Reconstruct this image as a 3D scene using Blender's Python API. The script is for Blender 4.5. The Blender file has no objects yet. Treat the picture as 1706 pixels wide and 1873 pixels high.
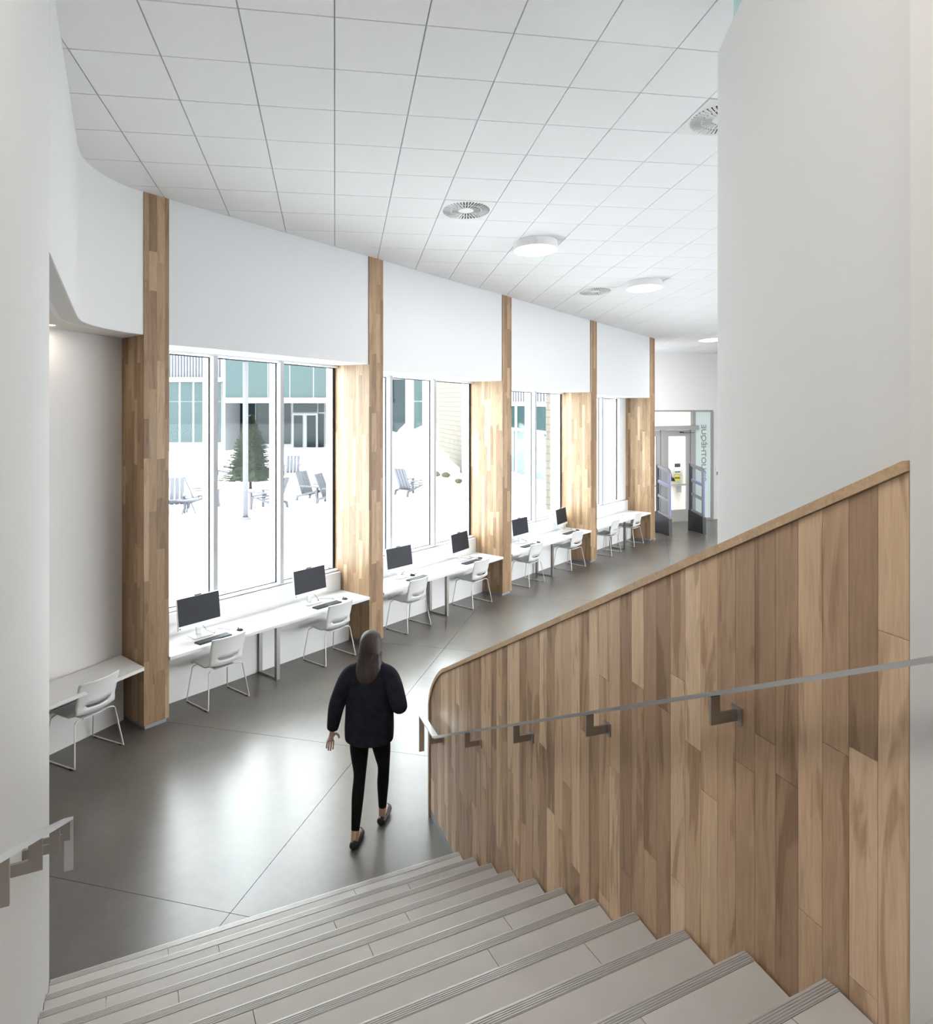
import bpy, bmesh, math, random
from mathutils import Vector, Matrix, noise

random.seed(7)
SC = bpy.context.scene
COL = SC.collection
PI = math.pi

# ---------------------------------------------------------------- camera, world, exposure
EYE = 3.48
cam_d = bpy.data.cameras.new('camera')
cam = bpy.data.objects.new('camera', cam_d)
COL.objects.link(cam)
cam.location = (0, 0, EYE)
cam.rotation_euler = (PI / 2, 0, 0)
cam_d.sensor_fit = 'HORIZONTAL'
cam_d.sensor_width = 36.0
cam_d.lens = 36.0 * 1277 / 1706
cam_d.shift_y = (733 - 936.5) / 1706
cam_d.clip_start = 0.05
cam_d.clip_end = 500
SC.camera = cam

SKY = 10.0
w = bpy.data.worlds.new('overcast_sky')
SC.world = w
w.use_nodes = True
bg = w.node_tree.nodes['Background']
bg.inputs[0].default_value = (0.93, 0.965, 1.0, 1)
bg.inputs[1].default_value = SKY

SC.view_settings.view_transform = 'Standard'
SC.view_settings.look = 'None'
SC.view_settings.exposure = 0.6
SC.view_settings.gamma = 1.0
SC.view_settings.use_curve_mapping = False
LAMP = 28.0
SC.cycles.max_bounces = 6
SC.cycles.diffuse_bounces = 4
SC.cycles.glossy_bounces = 2
SC.cycles.adaptive_threshold = 0.02
SC.cycles.transparent_max_bounces = 16
SC.cycles.caustics_reflective = False
SC.cycles.caustics_refractive = False
SC.cycles.sample_clamp_indirect = 6.0

# ---------------------------------------------------------------- materials
def mat(name, col, rough=0.6, metal=0.0, spec=0.5, emit=None, es=0.0, coat=0.0):
    m = bpy.data.materials.new(name)
    m.use_nodes = True
    b = m.node_tree.nodes['Principled BSDF']
    b.inputs['Base Color'].default_value = (*col, 1)
    b.inputs['Roughness'].default_value = rough
    b.inputs['Metallic'].default_value = metal
    b.inputs['Specular IOR Level'].default_value = spec
    b.inputs['Coat Weight'].default_value = coat
    if emit:
        b.inputs['Emission Color'].default_value = (*emit, 1)
        b.inputs['Emission Strength'].default_value = es
    return m

def nodes_of(m):
    return m.node_tree.nodes, m.node_tree.links, m.node_tree.nodes['Principled BSDF']

def ramp(n, stops):
    r = n.new('ShaderNodeValToRGB')
    e = r.color_ramp.elements
    while len(e) < len(stops):
        e.new(0.5)
    for k, (p, c) in enumerate(stops):
        e[k].position = p
        e[k].color = (*c, 1)
    return r

def speckle(m, scale, amount, detail=4, bump=0.0, stretch=(1, 1, 1)):
    """multiply the base colour by soft noise"""
    n, l, b = nodes_of(m)
    tc = n.new('ShaderNodeTexCoord')
    mp = n.new('ShaderNodeMapping')
    mp.inputs['Scale'].default_value = stretch
    l.new(tc.outputs['Object'], mp.inputs[0])
    nz = n.new('ShaderNodeTexNoise')
    nz.inputs['Scale'].default_value = scale
    nz.inputs['Detail'].default_value = detail
    l.new(mp.outputs[0], nz.inputs[0])
    c = b.inputs['Base Color'].default_value[:3]
    r = ramp(n, [(0.3, tuple(x * (1 - amount) for x in c)), (0.7, tuple(min(1, x * (1 + amount)) for x in c))])
    l.new(nz.outputs[0], r.inputs[0])
    l.new(r.outputs[0], b.inputs['Base Color'])
    if bump:
        bp = n.new('ShaderNodeBump')
        bp.inputs['Strength'].default_value = bump
        bp.inputs['Distance'].default_value = 0.01
        l.new(nz.outputs[0], bp.inputs['Height'])
        l.new(bp.outputs[0], b.inputs['Normal'])
    return m

def wood(name, stops, rough=0.45, heart=0.55, horiz=False):
    m = mat(name, (0.4, 0.26, 0.15), rough, spec=0.35)
    n, l, b = nodes_of(m)
    tc = n.new('ShaderNodeTexCoord')
    oi = n.new('ShaderNodeObjectInfo')
    mul = n.new('ShaderNodeMath'); mul.operation = 'MULTIPLY'; mul.inputs[1].default_value = 73.0
    l.new(oi.outputs['Random'], mul.inputs[0])
    add = n.new('ShaderNodeVectorMath'); add.operation = 'ADD'
    l.new(tc.outputs['Object'], add.inputs[0])
    cb = n.new('ShaderNodeCombineXYZ')
    l.new(mul.outputs[0], cb.inputs[0]); l.new(mul.outputs[0], cb.inputs[2])
    l.new(cb.outputs[0], add.inputs[1])
    def nz(sc, scale, det, dist):
        mp = n.new('ShaderNodeMapping'); mp.inputs['Scale'].default_value = sc
        l.new(add.outputs[0], mp.inputs[0])
        t = n.new('ShaderNodeTexNoise')
        t.inputs['Scale'].default_value = scale; t.inputs['Detail'].default_value = det
        t.inputs['Distortion'].default_value = dist
        l.new(mp.outputs[0], t.inputs[0])
        return t
    zs = (1, 1, 1) if horiz else (1, 1, 0.07)
    zs2 = (0.3, 0.3, 1) if horiz else (1, 1, 0.13)
    g = nz(zs, 60, 5, 1.2)         # fine grain along the board
    hmask = nz(zs2, 7.5, 3, 1.9)     # heartwood figure
    # tone of the board
    tone = ramp(n, stops)
    l.new(oi.outputs['Random'], tone.inputs[0])
    hr = ramp(n, [(0.52, (0, 0, 0)), (0.60, (1, 1, 1))])
    l.new(hmask.outputs[0], hr.inputs[0])
    dark = n.new('ShaderNodeMix'); dark.data_type = 'RGBA'; dark.blend_type = 'MULTIPLY'
    dark.inputs[7].default_value = (0.60, 0.54, 0.48, 1)
    hs = n.new('ShaderNodeMath'); hs.operation = 'MULTIPLY'; hs.inputs[1].default_value = heart
    l.new(hr.outputs[0], hs.inputs[0]); l.new(hs.outputs[0], dark.inputs[0])
    l.new(tone.outputs[0], dark.inputs[6])
    gr = ramp(n, [(0.3, (0.84, 0.82, 0.80)), (0.7, (1.08, 1.08, 1.08))])
    l.new(g.outputs[0], gr.inputs[0])
    fin = n.new('ShaderNodeMix'); fin.data_type = 'RGBA'; fin.blend_type = 'MULTIPLY'
    fin.inputs[0].default_value = 1.0
    l.new(dark.outputs[2], fin.inputs[6]); l.new(gr.outputs[0], fin.inputs[7])
    l.new(fin.outputs[2], b.inputs['Base Color'])
    bp = n.new('ShaderNodeBump'); bp.inputs['Strength'].default_value = 0.06; bp.inputs['Distance'].default_value = 0.004
    l.new(g.outputs[0], bp.inputs['Height']); l.new(bp.outputs[0], b.inputs['Normal'])
    return m

def glass(name, tint, refl=1.0, rough=0.0):
    m = bpy.data.materials.new(name)
    m.use_nodes = True
    n, l = m.node_tree.nodes, m.node_tree.links
    n.remove(n['Principled BSDF'])
    out = n['Material Output']
    tr = n.new('ShaderNodeBsdfTransparent'); tr.inputs[0].default_value = (*tint, 1)
    gl = n.new('ShaderNodeBsdfGlossy'); gl.inputs['Roughness'].default_value = rough
    lw_ = n.new('ShaderNodeLayerWeight'); lw_.inputs[0].default_value = 0.5     # facing term, same from both sides
    pw_ = n.new('ShaderNodeMath'); pw_.operation = 'POWER'; pw_.inputs[1].default_value = 5.0
    l.new(lw_.outputs['Facing'], pw_.inputs[0])
    fr = n.new('ShaderNodeMath'); fr.operation = 'MULTIPLY_ADD'; fr.inputs[1].default_value = 0.8; fr.inputs[2].default_value = 0.035
    l.new(pw_.outputs[0], fr.inputs[0])
    mu = n.new('ShaderNodeMath'); mu.operation = 'MULTIPLY'; mu.inputs[1].default_value = refl
    mx = n.new('ShaderNodeMixShader')
    l.new(fr.outputs[0], mu.inputs[0]); l.new(mu.outputs[0], mx.inputs[0])
    l.new(tr.outputs[0], mx.inputs[1]); l.new(gl.outputs[0], mx.inputs[2])
    l.new(mx.outputs[0], out.inputs[0])
    return m

M = {}
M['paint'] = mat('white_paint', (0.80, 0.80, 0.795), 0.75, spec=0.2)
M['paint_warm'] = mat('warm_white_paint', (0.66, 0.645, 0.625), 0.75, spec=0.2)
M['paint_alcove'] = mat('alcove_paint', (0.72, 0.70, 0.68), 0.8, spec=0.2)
M['paint_soft'] = mat('soft_white_paint', (0.70, 0.685, 0.67), 0.8, spec=0.2)
M['tile'] = mat('ceiling_tile_white', (0.90, 0.90, 0.905), 0.9, spec=0.1)
M['grid'] = mat('ceiling_grid_grey', (0.47, 0.47, 0.49), 0.6)
M['lam'] = mat('white_laminate', (0.70, 0.70, 0.695), 0.35, spec=0.4)
M['plastic'] = mat('chair_white_plastic', (0.72, 0.73, 0.715), 0.4, spec=0.4)
M['rod'] = mat('chair_rod', (0.70, 0.68, 0.64), 0.35, 0.2)
M['rubber'] = mat('black_rubber', (0.02, 0.02, 0.02), 0.7)
M['steel'] = mat('brushed_steel', (0.27, 0.255, 0.24), 0.42, 0.9)
M['steel_lt'] = mat('satin_steel', (0.62, 0.62, 0.63), 0.3, 1.0)
M['bronze'] = mat('bracket_steel', (0.36, 0.33, 0.30), 0.42, 0.9)
M['alu'] = mat('white_aluminium', (0.80, 0.81, 0.83), 0.4, 0.0)
M['alu_grey'] = mat('grey_aluminium', (0.27, 0.262, 0.255), 0.45, 0.2)
M['mullion'] = mat('mullion_aluminium', (0.34, 0.345, 0.36), 0.5, 0.0)
M['fascia'] = mat('fascia_white_paint', (0.705, 0.71, 0.715), 0.75, spec=0.2)
M['gasket'] = mat('black_gasket', (0.015, 0.016, 0.02), 0.6)
M['plinth'] = mat('grey_plinth', (0.30, 0.31, 0.32), 0.5, 0.5)
M['silver'] = mat('silver_plastic', (0.68, 0.69, 0.71), 0.4, 0.2)
M['screen'] = mat('dark_screen', (0.016, 0.018, 0.025), 0.4, spec=0.15)
M['black'] = mat('black_plastic', (0.018, 0.018, 0.02), 0.45)
M['key'] = mat('dark_keys', (0.035, 0.04, 0.055), 0.5)
M['dark'] = mat('recess_shade', (0.012, 0.012, 0.014), 0.9)  # near-black colour standing in for shade inside slots and holes
M['lamp'] = mat('lamp_diffuser', (0.9, 0.9, 0.88), 0.5, emit=(1.0, 0.965, 0.93), es=2.0)
M['lamp'].cycles.emission_sampling = 'NONE'
M['lampbody'] = mat('lamp_body_white', (0.82, 0.82, 0.82), 0.5)
M['backing'] = mat('dark_backing', (0.05, 0.035, 0.025), 0.9)
M['snow'] = speckle(mat('snow', (0.86, 0.88, 0.90), 0.9, spec=0.1), 0.6, 0.04)
M['tread'] = speckle(mat('porcelain_tread', (0.50, 0.475, 0.45), 0.5, spec=0.35), 5, 0.05, 6)
M['nosing'] = mat('nosing_metal', (0.50, 0.485, 0.47), 0.36, 0.3)
M['grout'] = mat('dark_grout', (0.10, 0.095, 0.09), 0.9)
M['glass'] = glass('clear_glass', (0.96, 0.985, 0.975), 0.2)
M['acryl'] = glass('gate_acrylic', (0.90, 0.92, 0.95), 0.8, 0.05)
M['frost'] = mat('frosted_glass_film', (0.60, 0.70, 0.67), 0.5)
M['tealglass'] = glass('teal_guard_glass', (0.72, 0.90, 0.88), 0.9)
M['wood'] = wood('maple_board', [(0.0, (0.36, 0.235, 0.145)), (0.3, (0.46, 0.31, 0.195)), (0.55, (0.57, 0.395, 0.25)),
                                   (0.8, (0.68, 0.49, 0.325)), (1.0, (0.74, 0.55, 0.375))], 0.42, 0.75)
M['stave'] = wood('ash_stave', [(0.0, (0.225, 0.14, 0.076)), (0.3, (0.29, 0.187, 0.105)), (0.65, (0.355, 0.236, 0.137)),
                                 (1.0, (0.47, 0.325, 0.20))], 0.45, 0.4)
M['cap'] = wood('cap_wood', [(0.0, (0.52, 0.36, 0.22)), (1.0, (0.55, 0.39, 0.24))], 0.45, 0.2, True)

def concrete():
    m = mat('polished_concrete', (0.16, 0.15, 0.14), 0.16, spec=0.5, coat=0.0)
    n, l, b = nodes_of(m)
    b.inputs['Coat Roughness'].default_value = 0.10
    b.inputs['Coat IOR'].default_value = 1.5
    g = n.new('ShaderNodeNewGeometry')
    a = n.new('ShaderNodeTexNoise'); a.inputs['Scale'].default_value = 0.9; a.inputs['Detail'].default_value = 8
    a.inputs['Roughness'].default_value = 0.62
    c = n.new('ShaderNodeTexNoise'); c.inputs['Scale'].default_value = 14; c.inputs['Detail'].default_value = 3
    l.new(g.outputs['Position'], a.inputs[0]); l.new(g.outputs['Position'], c.inputs[0])
    r1 = ramp(n, [(0.3, (0.098, 0.087, 0.076)), (0.7, (0.150, 0.136, 0.121))])
    r2 = ramp(n, [(0.3, (0.95, 0.95, 0.95)), (0.7, (1.04, 1.04, 1.04))])
    l.new(a.outputs[0], r1.inputs[0]); l.new(c.outputs[0], r2.inputs[0])
    mx = n.new('ShaderNodeMix'); mx.data_type = 'RGBA'; mx.blend_type = 'MULTIPLY'; mx.inputs[0].default_value = 1
    l.new(r1.outputs[0], mx.inputs[6]); l.new(r2.outputs[0], mx.inputs[7])
    l.new(mx.outputs[2], b.inputs['Base Color'])
    b.inputs['Roughness'].default_value = 0.28
    return m
M['concrete'] = concrete()

# ---------------------------------------------------------------- geometry helpers
WL = {}          # world location of (unrotated) objects by name

def props(o, label=None, cat=None, group=None, kind=None):
    if label: o['label'] = label
    if cat: o['category'] = cat
    if group: o['group'] = group
    if kind: o['kind'] = kind
    return o

def empty(name, loc, rz=0.0, **k):
    o = bpy.data.objects.new(name, None)
    COL.objects.link(o)
    o.location = loc
    o.rotation_euler = (0, 0, rz)
    o.empty_display_size = 0.1
    WL[o.name] = Vector(loc)
    return props(o, **k)

class MB:
    def __init__(s):
        s.v, s.f = [], []
    def hexa(s, p):
        """8 points: bottom ring of 4, top ring of 4"""
        b = len(s.v)
        s.v += [Vector(q) for q in p]
        s.f += [tuple(b + i for i in q) for q in ((3, 2, 1, 0), (4, 5, 6, 7), (0, 1, 5, 4), (1, 2, 6, 5), (2, 3, 7, 6), (3, 0, 4, 7))]
        return s
    def box(s, x0, x1, y0, y1, z0, z1):
        return s.hexa([(x0, y0, z0), (x1, y0, z0), (x1, y1, z0), (x0, y1, z0), (x0, y0, z1), (x1, y0, z1), (x1, y1, z1), (x0, y1, z1)])
    def prism(s, poly, off):
        """planar polygon (3-D points) extruded by vector off"""
        b = len(s.v); n = len(poly); off = Vector(off)
        s.v += [Vector(q) for q in poly] + [Vector(q) + off for q in poly]
        s.f += [tuple(range(b + n - 1, b - 1, -1)), tuple(range(b + n, b + 2 * n))]
        s.f += [(b + i, b + (i + 1) % n, b + n + (i + 1) % n, b + n + i) for i in range(n)]
        return s
    def rings(s, rs, cap=True, close=False):
        b = len(s.v); n = len(rs[0])
        for r in rs: s.v += [Vector(q) for q in r]
        m = len(rs)
        for i in range(m if close else m - 1):
            for j in range(n):
                a0 = b + i * n; a1 = b + ((i + 1) % m) * n
                s.f.append((a0 + j, a0 + (j + 1) % n, a1 + (j + 1) % n, a1 + j))
        if cap and not close:
            s.f.append(tuple(b + j for j in range(n - 1, -1, -1)))
            s.f.append(tuple(b + (m - 1) * n + j for j in range(n)))
        return s
    def tube(s, pts, r, seg=8, r1=None):
        pts = [Vector(p) for p in pts]
        rs = []
        N = len(pts)
        for i, p in enumerate(pts):
            d = (pts[min(i + 1, N - 1)] - pts[max(i - 1, 0)]).normalized()
            up = Vector((0, 0, 1)) if abs(d.z) < 0.9 else Vector((0, 1, 0))
            a = d.cross(up).normalized(); c = a.cross(d)
            rr = r if r1 is None else r + (r1 - r) * i / (N - 1)
            rs.append([p + (a * math.cos(2 * PI * j / seg) + c * math.sin(2 * PI * j / seg)) * rr for j in range(seg)])
        return s.rings(rs)
    def bar(s, a, b, wdir, wid, thk):
        """flat bar from a to b, width along wdir, thickness along the third axis"""
        a, b, wd = Vector(a), Vector(b), Vector(wdir).normalized()
        d = (b - a).normalized(); t = d.cross(wd).normalized()
        q = [wd * (wid / 2) * i + t * (thk / 2) * j for i, j in ((-1, -1), (1, -1), (1, 1), (-1, 1))]
        return s.rings([[a + x for x in q], [b + x for x in q]])
    def disc(s, c, r, h, n=(0, 0, 1), seg=40):
        c, n = Vector(c), Vector(n).normalized()
        a = n.orthogonal().normalized(); b = n.cross(a)
        ring = lambda o, rr: [c + n * o + (a * math.cos(2 * PI * j / seg) + b * math.sin(2 * PI * j / seg)) * rr for j in range(seg)]
        return s.rings([ring(0, r), ring(h, r)])
    def ell(s, c, rx, ry, rz, seg=14, rows=8):
        rs = []
        for i in range(1, rows):
            th = PI * i / rows
            rs.append([Vector(c) + Vector((rx * math.sin(th) * math.cos(2 * PI * j / seg), ry * math.sin(th) * math.sin(2 * PI * j / seg), -rz * math.cos(th))) for j in range(seg)])
        return s.rings(rs)
    def build(s, name, m, parent=None, origin=None, smooth=False, **k):
        vs = s.v
        if origin is None:
            xs = [v.x for v in vs]; ys = [v.y for v in vs]; zs = [v.z for v in vs]
            origin = Vector(((min(xs) + max(xs)) / 2, (min(ys) + max(ys)) / 2, min(zs)))
        origin = Vector(origin)
        me = bpy.data.meshes.new(name)
        me.from_pydata([v - origin for v in vs], [], s.f)
        me.materials.append(M[m] if isinstance(m, str) else m)
        if smooth:
            for p in me.polygons: p.use_smooth = True
        me.update()
        o = bpy.data.objects.new(name, me)
        COL.objects.link(o)
        if parent:
            o.parent = parent
            o.location = origin - WL.get(parent.name, Vector((0, 0, 0)))
        else:
            o.location = origin
        WL[o.name] = origin
        return props(o, **k)

def fix_normals(o):
    bm = bmesh.new(); bm.from_mesh(o.data)
    bmesh.ops.recalc_face_normals(bm, faces=bm.faces[:])
    bm.to_mesh(o.data); bm.free()
    return o

def copy_tree(o, parent=None):
    c = o.copy(); COL.objects.link(c)
    if parent: c.parent = parent
    for ch in list(o.children): copy_tree(ch, c)
    return c

def local(name, mb, m, parent, smooth=False, **k):
    """a part given in its parent's own coordinates"""
    o = mb.build(name, m, None, (0, 0, 0), smooth, **k)
    o.parent = parent
    return o

# window wall frame: t along the wall, d outwards (away from the room)
C0 = Vector((-3.4, 7.36, 0)); U = Vector((0.623, 0.782, 0)); D = Vector((-0.782, 0.623, 0))
def W(t, d, z):
    return C0 + U * t + D * d + Vector((0, 0, z))
def wbox(mb, t0, t1, d0, d1, z0, z1, z0b=None, z1b=None):
    z0b = z0 if z0b is None else z0b; z1b = z1 if z1b is None else z1b
    return mb.hexa([W(t0, d0, z0), W(t1, d0, z0b), W(t1, d1, z0b), W(t0, d1, z0), W(t0, d0, z1), W(t1, d0, z1b), W(t1, d1, z1b), W(t0, d1, z1)])
WANG = math.atan2(U.y, U.x)

# sloped ceiling plane carrying the tile grid
CO = Vector((-0.8597, 4.5508, EYE + 2.4998)); CB = Vector((0.5923, 0.1119, 0.00576)); CA = Vector((-0.1138, 0.6044, -0.05287))
CN = CB.cross(CA).normalized()
def zc(x, y):
    return CO.z - (CN.x * (x - CO.x) + CN.y * (y - CO.y)) / CN.z

# ---------------------------------------------------------------- floor with saw-cut joints
J1 = Vector((0.969, -0.247)); J2 = Vector((0.247, 0.969)); JO = Vector((-1.604, 4.742))   # joint crossing
def jp(a, b, z=0.0):
    p = JO + J1 * a + J2 * b
    return Vector((p.x, p.y, z))
fl = MB(); fl.prism([(-6.5, -3.0, -0.30), (14, -3.0, -0.30), (14, 22.6, -0.30), (5.6, 22.6, -0.30), (3.6, 18.0, -0.30), (-6.5, 6.5, -0.30)], (0, 0, 0.28))
floor = fl.build('floor', 'grout', kind='structure')
aa = [-7.5, -3.2, 0.0, 3.25, 6.5, 9.75, 14]
bb = [-8.5, -2.6, 0.0, 2.33, 5.23, 8.1, 11.0, 13.9, 19.5]
def clip(poly, n, c):
    """keep the side where n.p <= c (2-D)"""
    out = []
    for i, p in enumerate(poly):
        q = poly[(i + 1) % len(poly)]
        dp, dq = n.x * p.x + n.y * p.y - c, n.x * q.x + n.y * q.y - c
        if dp <= 0: out.append(p)
        if dp * dq < 0: out.append(p + (q - p) * (dp / (dp - dq)))
    return out
for i in range(len(aa) - 1):
    for j in range(len(bb) - 1):
        g = 0.0022
        P = [jp(aa[i] + g, bb[j] + g), jp(aa[i + 1] - g, bb[j] + g), jp(aa[i + 1] - g, bb[j + 1] - g), jp(aa[i] + g, bb[j + 1] - g)]
        P = clip(P, D, (C0 + D * 0.60).dot(D))
        P = clip(P, Vector((-0.345, 0.94, 0)), -0.345 * 5.33 + 0.94 * 23.2)
        P = clip(P, Vector((-0.9, -0.435, 0)), 0.9 * 4.4 - 0.435 * 6.4)
        P = clip(P, Vector((1, 0, 0)), 13.5)
        P = clip(P, Vector((0, -1, 0)), 2.5)
        if len(P) < 3: continue
        MB().prism([p - Vector((0, 0, 0.02)) for p in P], (0, 0, 0.02)).build('slab', 'concrete', floor)

# ---------------------------------------------------------------- left curved wall path
WP = [Vector(p) for p in ((-3.405, 7.37, 0), (-3.50, 7.20, 0), (-3.57, 7.00, 0), (-3.60, 6.80, 0), (-3.595, 6.62, 0), (-3.56, 6.45, 0), (-3.49, 6.27, 0))]
def spline(P, n):
    out = []
    for i in range(len(P) - 1):
        a, b, c, d = P[max(i - 1, 0)], P[i], P[i + 1], P[min(i + 2, len(P) - 1)]
        for k in range(n):
            t = k / n
            out.append(0.5 * ((2 * b) + (c - a) * t + (2 * a - 5 * b + 4 * c - d) * t * t + (3 * b - a - 3 * c + d) * t ** 3))
    return out + [P[-1]]
WP = spline(WP, 5)
WJ = Vector((-2.395, 4.01, 0)); WD = Vector((0.455, -0.8905, 0))
WOUT = Vector((-0.8905, -0.455, 0))

# ---------------------------------------------------------------- ceiling
half = []   # half planes (normal, constant) that keep the room side
half.append((D, (C0).dot(D)))
pts = WP + [WJ, WJ + WD * 3.6]
for a, b in zip(pts[:-1], pts[1:]):
    d = (b - a).normalized(); n = Vector((d.y, -d.x, 0))
    if n.dot(Vector((0, 5, 0)) - a) > 0: n = -n
    half.append((n, n.dot(a)))
FW0 = Vector((5.33, 19.8, 0)); FWD = Vector((0.9386, 0.3450, 0)); FWN = Vector((-0.345, 0.9386, 0))
half.append((FWN, FWN.dot(FW0)))
cl = MB()
cl.prism([(p[0], p[1], zc(p[0], p[1]) + 0.014) for p in ((-4.5, -2.0), (13, -2.0), (13, 22.9), (5.4, 20.1), (4.4, 18.6), (-4.5, 7.2))], (0, 0, 0.12))
ceiling = cl.build('ceiling', 'grid', kind='structure')
VENTS = [(2, 5), (7, 11), (5, 1)]
g = 0.0085
tile_me = None
rest = MB(); ntile = 0
cells = []
for i in range(-6, 24):
    for j in range(-12, 25):
        c = CO + CB * (i + .5) + CA * (j + .5)
        k = c.x / c.y if c.y > 0.5 else 9
        y_px = 733 - 1277 * (c.z - EYE) / max(c.y, 0.1)
        vis = c.y > 0.5 and k < 0.375 and k > -0.66 and y_px > -70
        cells.append((not vis, i, j))
for nv, i, j in sorted(cells):
    P = [CO + CB * (i + a) + CA * (j + b) for a, b in ((g, g), (1 - g, g), (1 - g, 1 - g), (g, 1 - g))]
    P2 = [Vector((p.x, p.y, 0)) for p in P]
    n0 = len(P2)
    Q = P2
    ctr_ = CO + CB * (i + .5) + CA * (j + .5)
    beyond = (ctr_ - C0).dot(U) > 13.0
    for hn, (n, c) in enumerate(half):
        if hn == 0 and beyond: c = c + 1.45
        if beyond and hn > 0 and hn < len(half) - 1: continue
        Q = clip(Q, n, c)
        if len(Q) < 3: break
    if len(Q) < 3: continue
    full = len(Q) == 4 and all((a - b).length < 1e-6 for a, b in zip(Q, P2))
    if (i, j) in VENTS: continue
    if Q[0].y < -1.9 or max(q.x for q in Q) > 12.8: continue
    if ntile < 300 and not nv:
        ntile += 1
        if full:
            org = P[0]
            if tile_me is None:
                o = MB().prism(P, CN * 0.014).build('ceiling_tile', 'tile', ceiling, org)
                tile_me = o.data
            else:
                o = bpy.data.objects.new('ceiling_tile', tile_me); COL.objects.link(o)
                o.parent = ceiling; o.location = org - WL[ceiling.name]
        else:
            MB().prism([Vector((q.x, q.y, zc(q.x, q.y))) for q in Q], CN * 0.014).build('ceiling_tile', 'tile', ceiling)
    else:
        rest.prism([Vector((q.x, q.y, zc(q.x, q.y))) for q in Q], CN * 0.014)
rest.build('ceiling_tiles', 'tile', ceiling, kind='stuff')

# swirl air diffusers
for n_, (i, j) in enumerate(VENTS):
    P = [CO + CB * (i + a) + CA * (j + b) for a, b in ((g, g), (1 - g, g), (1 - g, 1 - g), (g, 1 - g))]
    ctr = (P[0] + P[2]) / 2
    lab = ['square white swirl air diffuser with dark slots, nearer the windows, left of the round lamps',
           'distant square air diffuser between the two round ceiling lamps',
           'square white air diffuser half hidden by the tall curved white wall'][n_]
    r = empty('air_diffuser', ctr, label=lab, cat='air vent', group='swirl diffusers in the tiled ceiling')
    MB().prism([p - CN * 0.004 for p in P], CN * 0.018).build('plate', 'lampbody', r)
    sl = MB(); fins = MB()
    bx, by = CB.normalized(), CA.normalized()
    for cnt, r0, r1 in ((44, 0.185, 0.275), (26, 0.09, 0.172)):
        for q in range(cnt):
            a = 2 * PI * q / cnt
            e = bx * math.cos(a) + by * math.sin(a); tn = CN.cross(e)
            wd = 0.0075
            o = ctr - CN * 0.0045
            sl.prism([o + e * r0 - tn * wd * .8, o + e * r1 - tn * wd, o + e * r1 + tn * wd, o + e * r0 + tn * wd * .8], CN * 0.002)
            fins.prism([o + e * r0 + tn * wd, o + e * r1 + tn * wd * 1.1, o + e * r1 + tn * wd * 1.3 - CN * 0.011, o + e * r0 + tn * wd * 1.2 - CN * 0.011], tn * 0.001)
    sl.build('slots', 'dark', r); fins.build('blades', 'lampbody', r)  # slots are flat dark patches, their inner shade put into the colour

# round surface-mounted lamps
LP = [((4.42, 7.28), 'round white surface-mounted lamp, largest and nearest on the tiled ceiling'),
      ((8.50, 10.38), 'round lit ceiling lamp just right of the distant air diffuser'),
      ((15.25, 18.4), 'farthest round ceiling lamp, above the glazed library entrance'),
      ((17.0, 13.2), 'added unseen ceiling lamp in the lobby behind the tall curved wall, farther one'),  # this lamp and those below are unseen, added to brighten the interior
      ((10.5, 4.8), 'added unseen ceiling lamp in the lobby behind the tall curved wall, nearer one'),
      ((14, 8), 'added unseen ceiling lamp in the lobby behind the tall curved wall, middle one'),
      ((-0.35, -4.9), 'added unseen ceiling lamp over the stairs, above the frame'),
      ((0.3, -7.8), 'added unseen ceiling lamp over the upper landing behind the viewer')]
def lamp_light(root, loc, size, radiance, colour):
    """the light a lamp gives, just under its diffuser"""
    ld = bpy.data.lights.new('lamp_light', 'AREA'); ld.shape = 'DISK'; ld.size = size; ld.color = colour
    ld.energy = radiance * PI * PI * (size / 2) ** 2
    lo = bpy.data.objects.new('lamp_light', ld); COL.objects.link(lo)
    lo.rotation_mode = 'QUATERNION'; lo.rotation_quaternion = CN.to_track_quat('Z', 'Y')
    lo.parent = root; lo.location = Vector(loc) - WL[root.name]
def ceiling_lamp(i, j, lab):
    c = CO + CB * i + CA * j
    r = empty('ceiling_lamp', c, label=lab or 'added round ceiling lamp outside the picture, hidden from this view', cat='ceiling lamp', group='round ceiling lamps')
    seg = 48; a = CN.orthogonal().normalized(); b = CN.cross(a)
    rg = lambda o, rr: [c + CN * o + (a * math.cos(2 * PI * q / seg) + b * math.sin(2 * PI * q / seg)) * rr for q in range(seg)]
    MB().rings([rg(0.0, 0.295), rg(-0.11, 0.30), rg(-0.112, 0.292), rg(-0.104, 0.288)]).build('drum', 'lampbody', r, smooth=False)
    dsc = MB(); dsc.v = rg(-0.109, 0.286)[::2]; dsc.f = [tuple(range(len(dsc.v)))]
    dsc.build('diffuser', 'lamp', r)
    lamp_light(r, c - CN * 0.112, 0.56, LAMP, (1.0, 0.93, 0.86))
for (i, j), lab in LP: ceiling_lamp(i, j, lab)

# ---------------------------------------------------------------- left wall with alcove opening
def head_z(y): return 4.18 + (7.36 - y) * 0.046
lw = MB()
up = WP + [WJ]
for a, b in zip(up[:-1], up[1:]):
    o = WOUT * 0.18
    lw.hexa([a + o + Vector((0, 0, head_z(a.y))), b + o + Vector((0, 0, head_z(b.y))), b + Vector((0, 0, head_z(b.y))), a + Vector((0, 0, head_z(a.y))),
             a + o + Vector((0, 0, 6.6)), b + o + Vector((0, 0, 6.6)), b + Vector((0, 0, 6.6)), a + Vector((0, 0, 6.6))])
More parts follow.
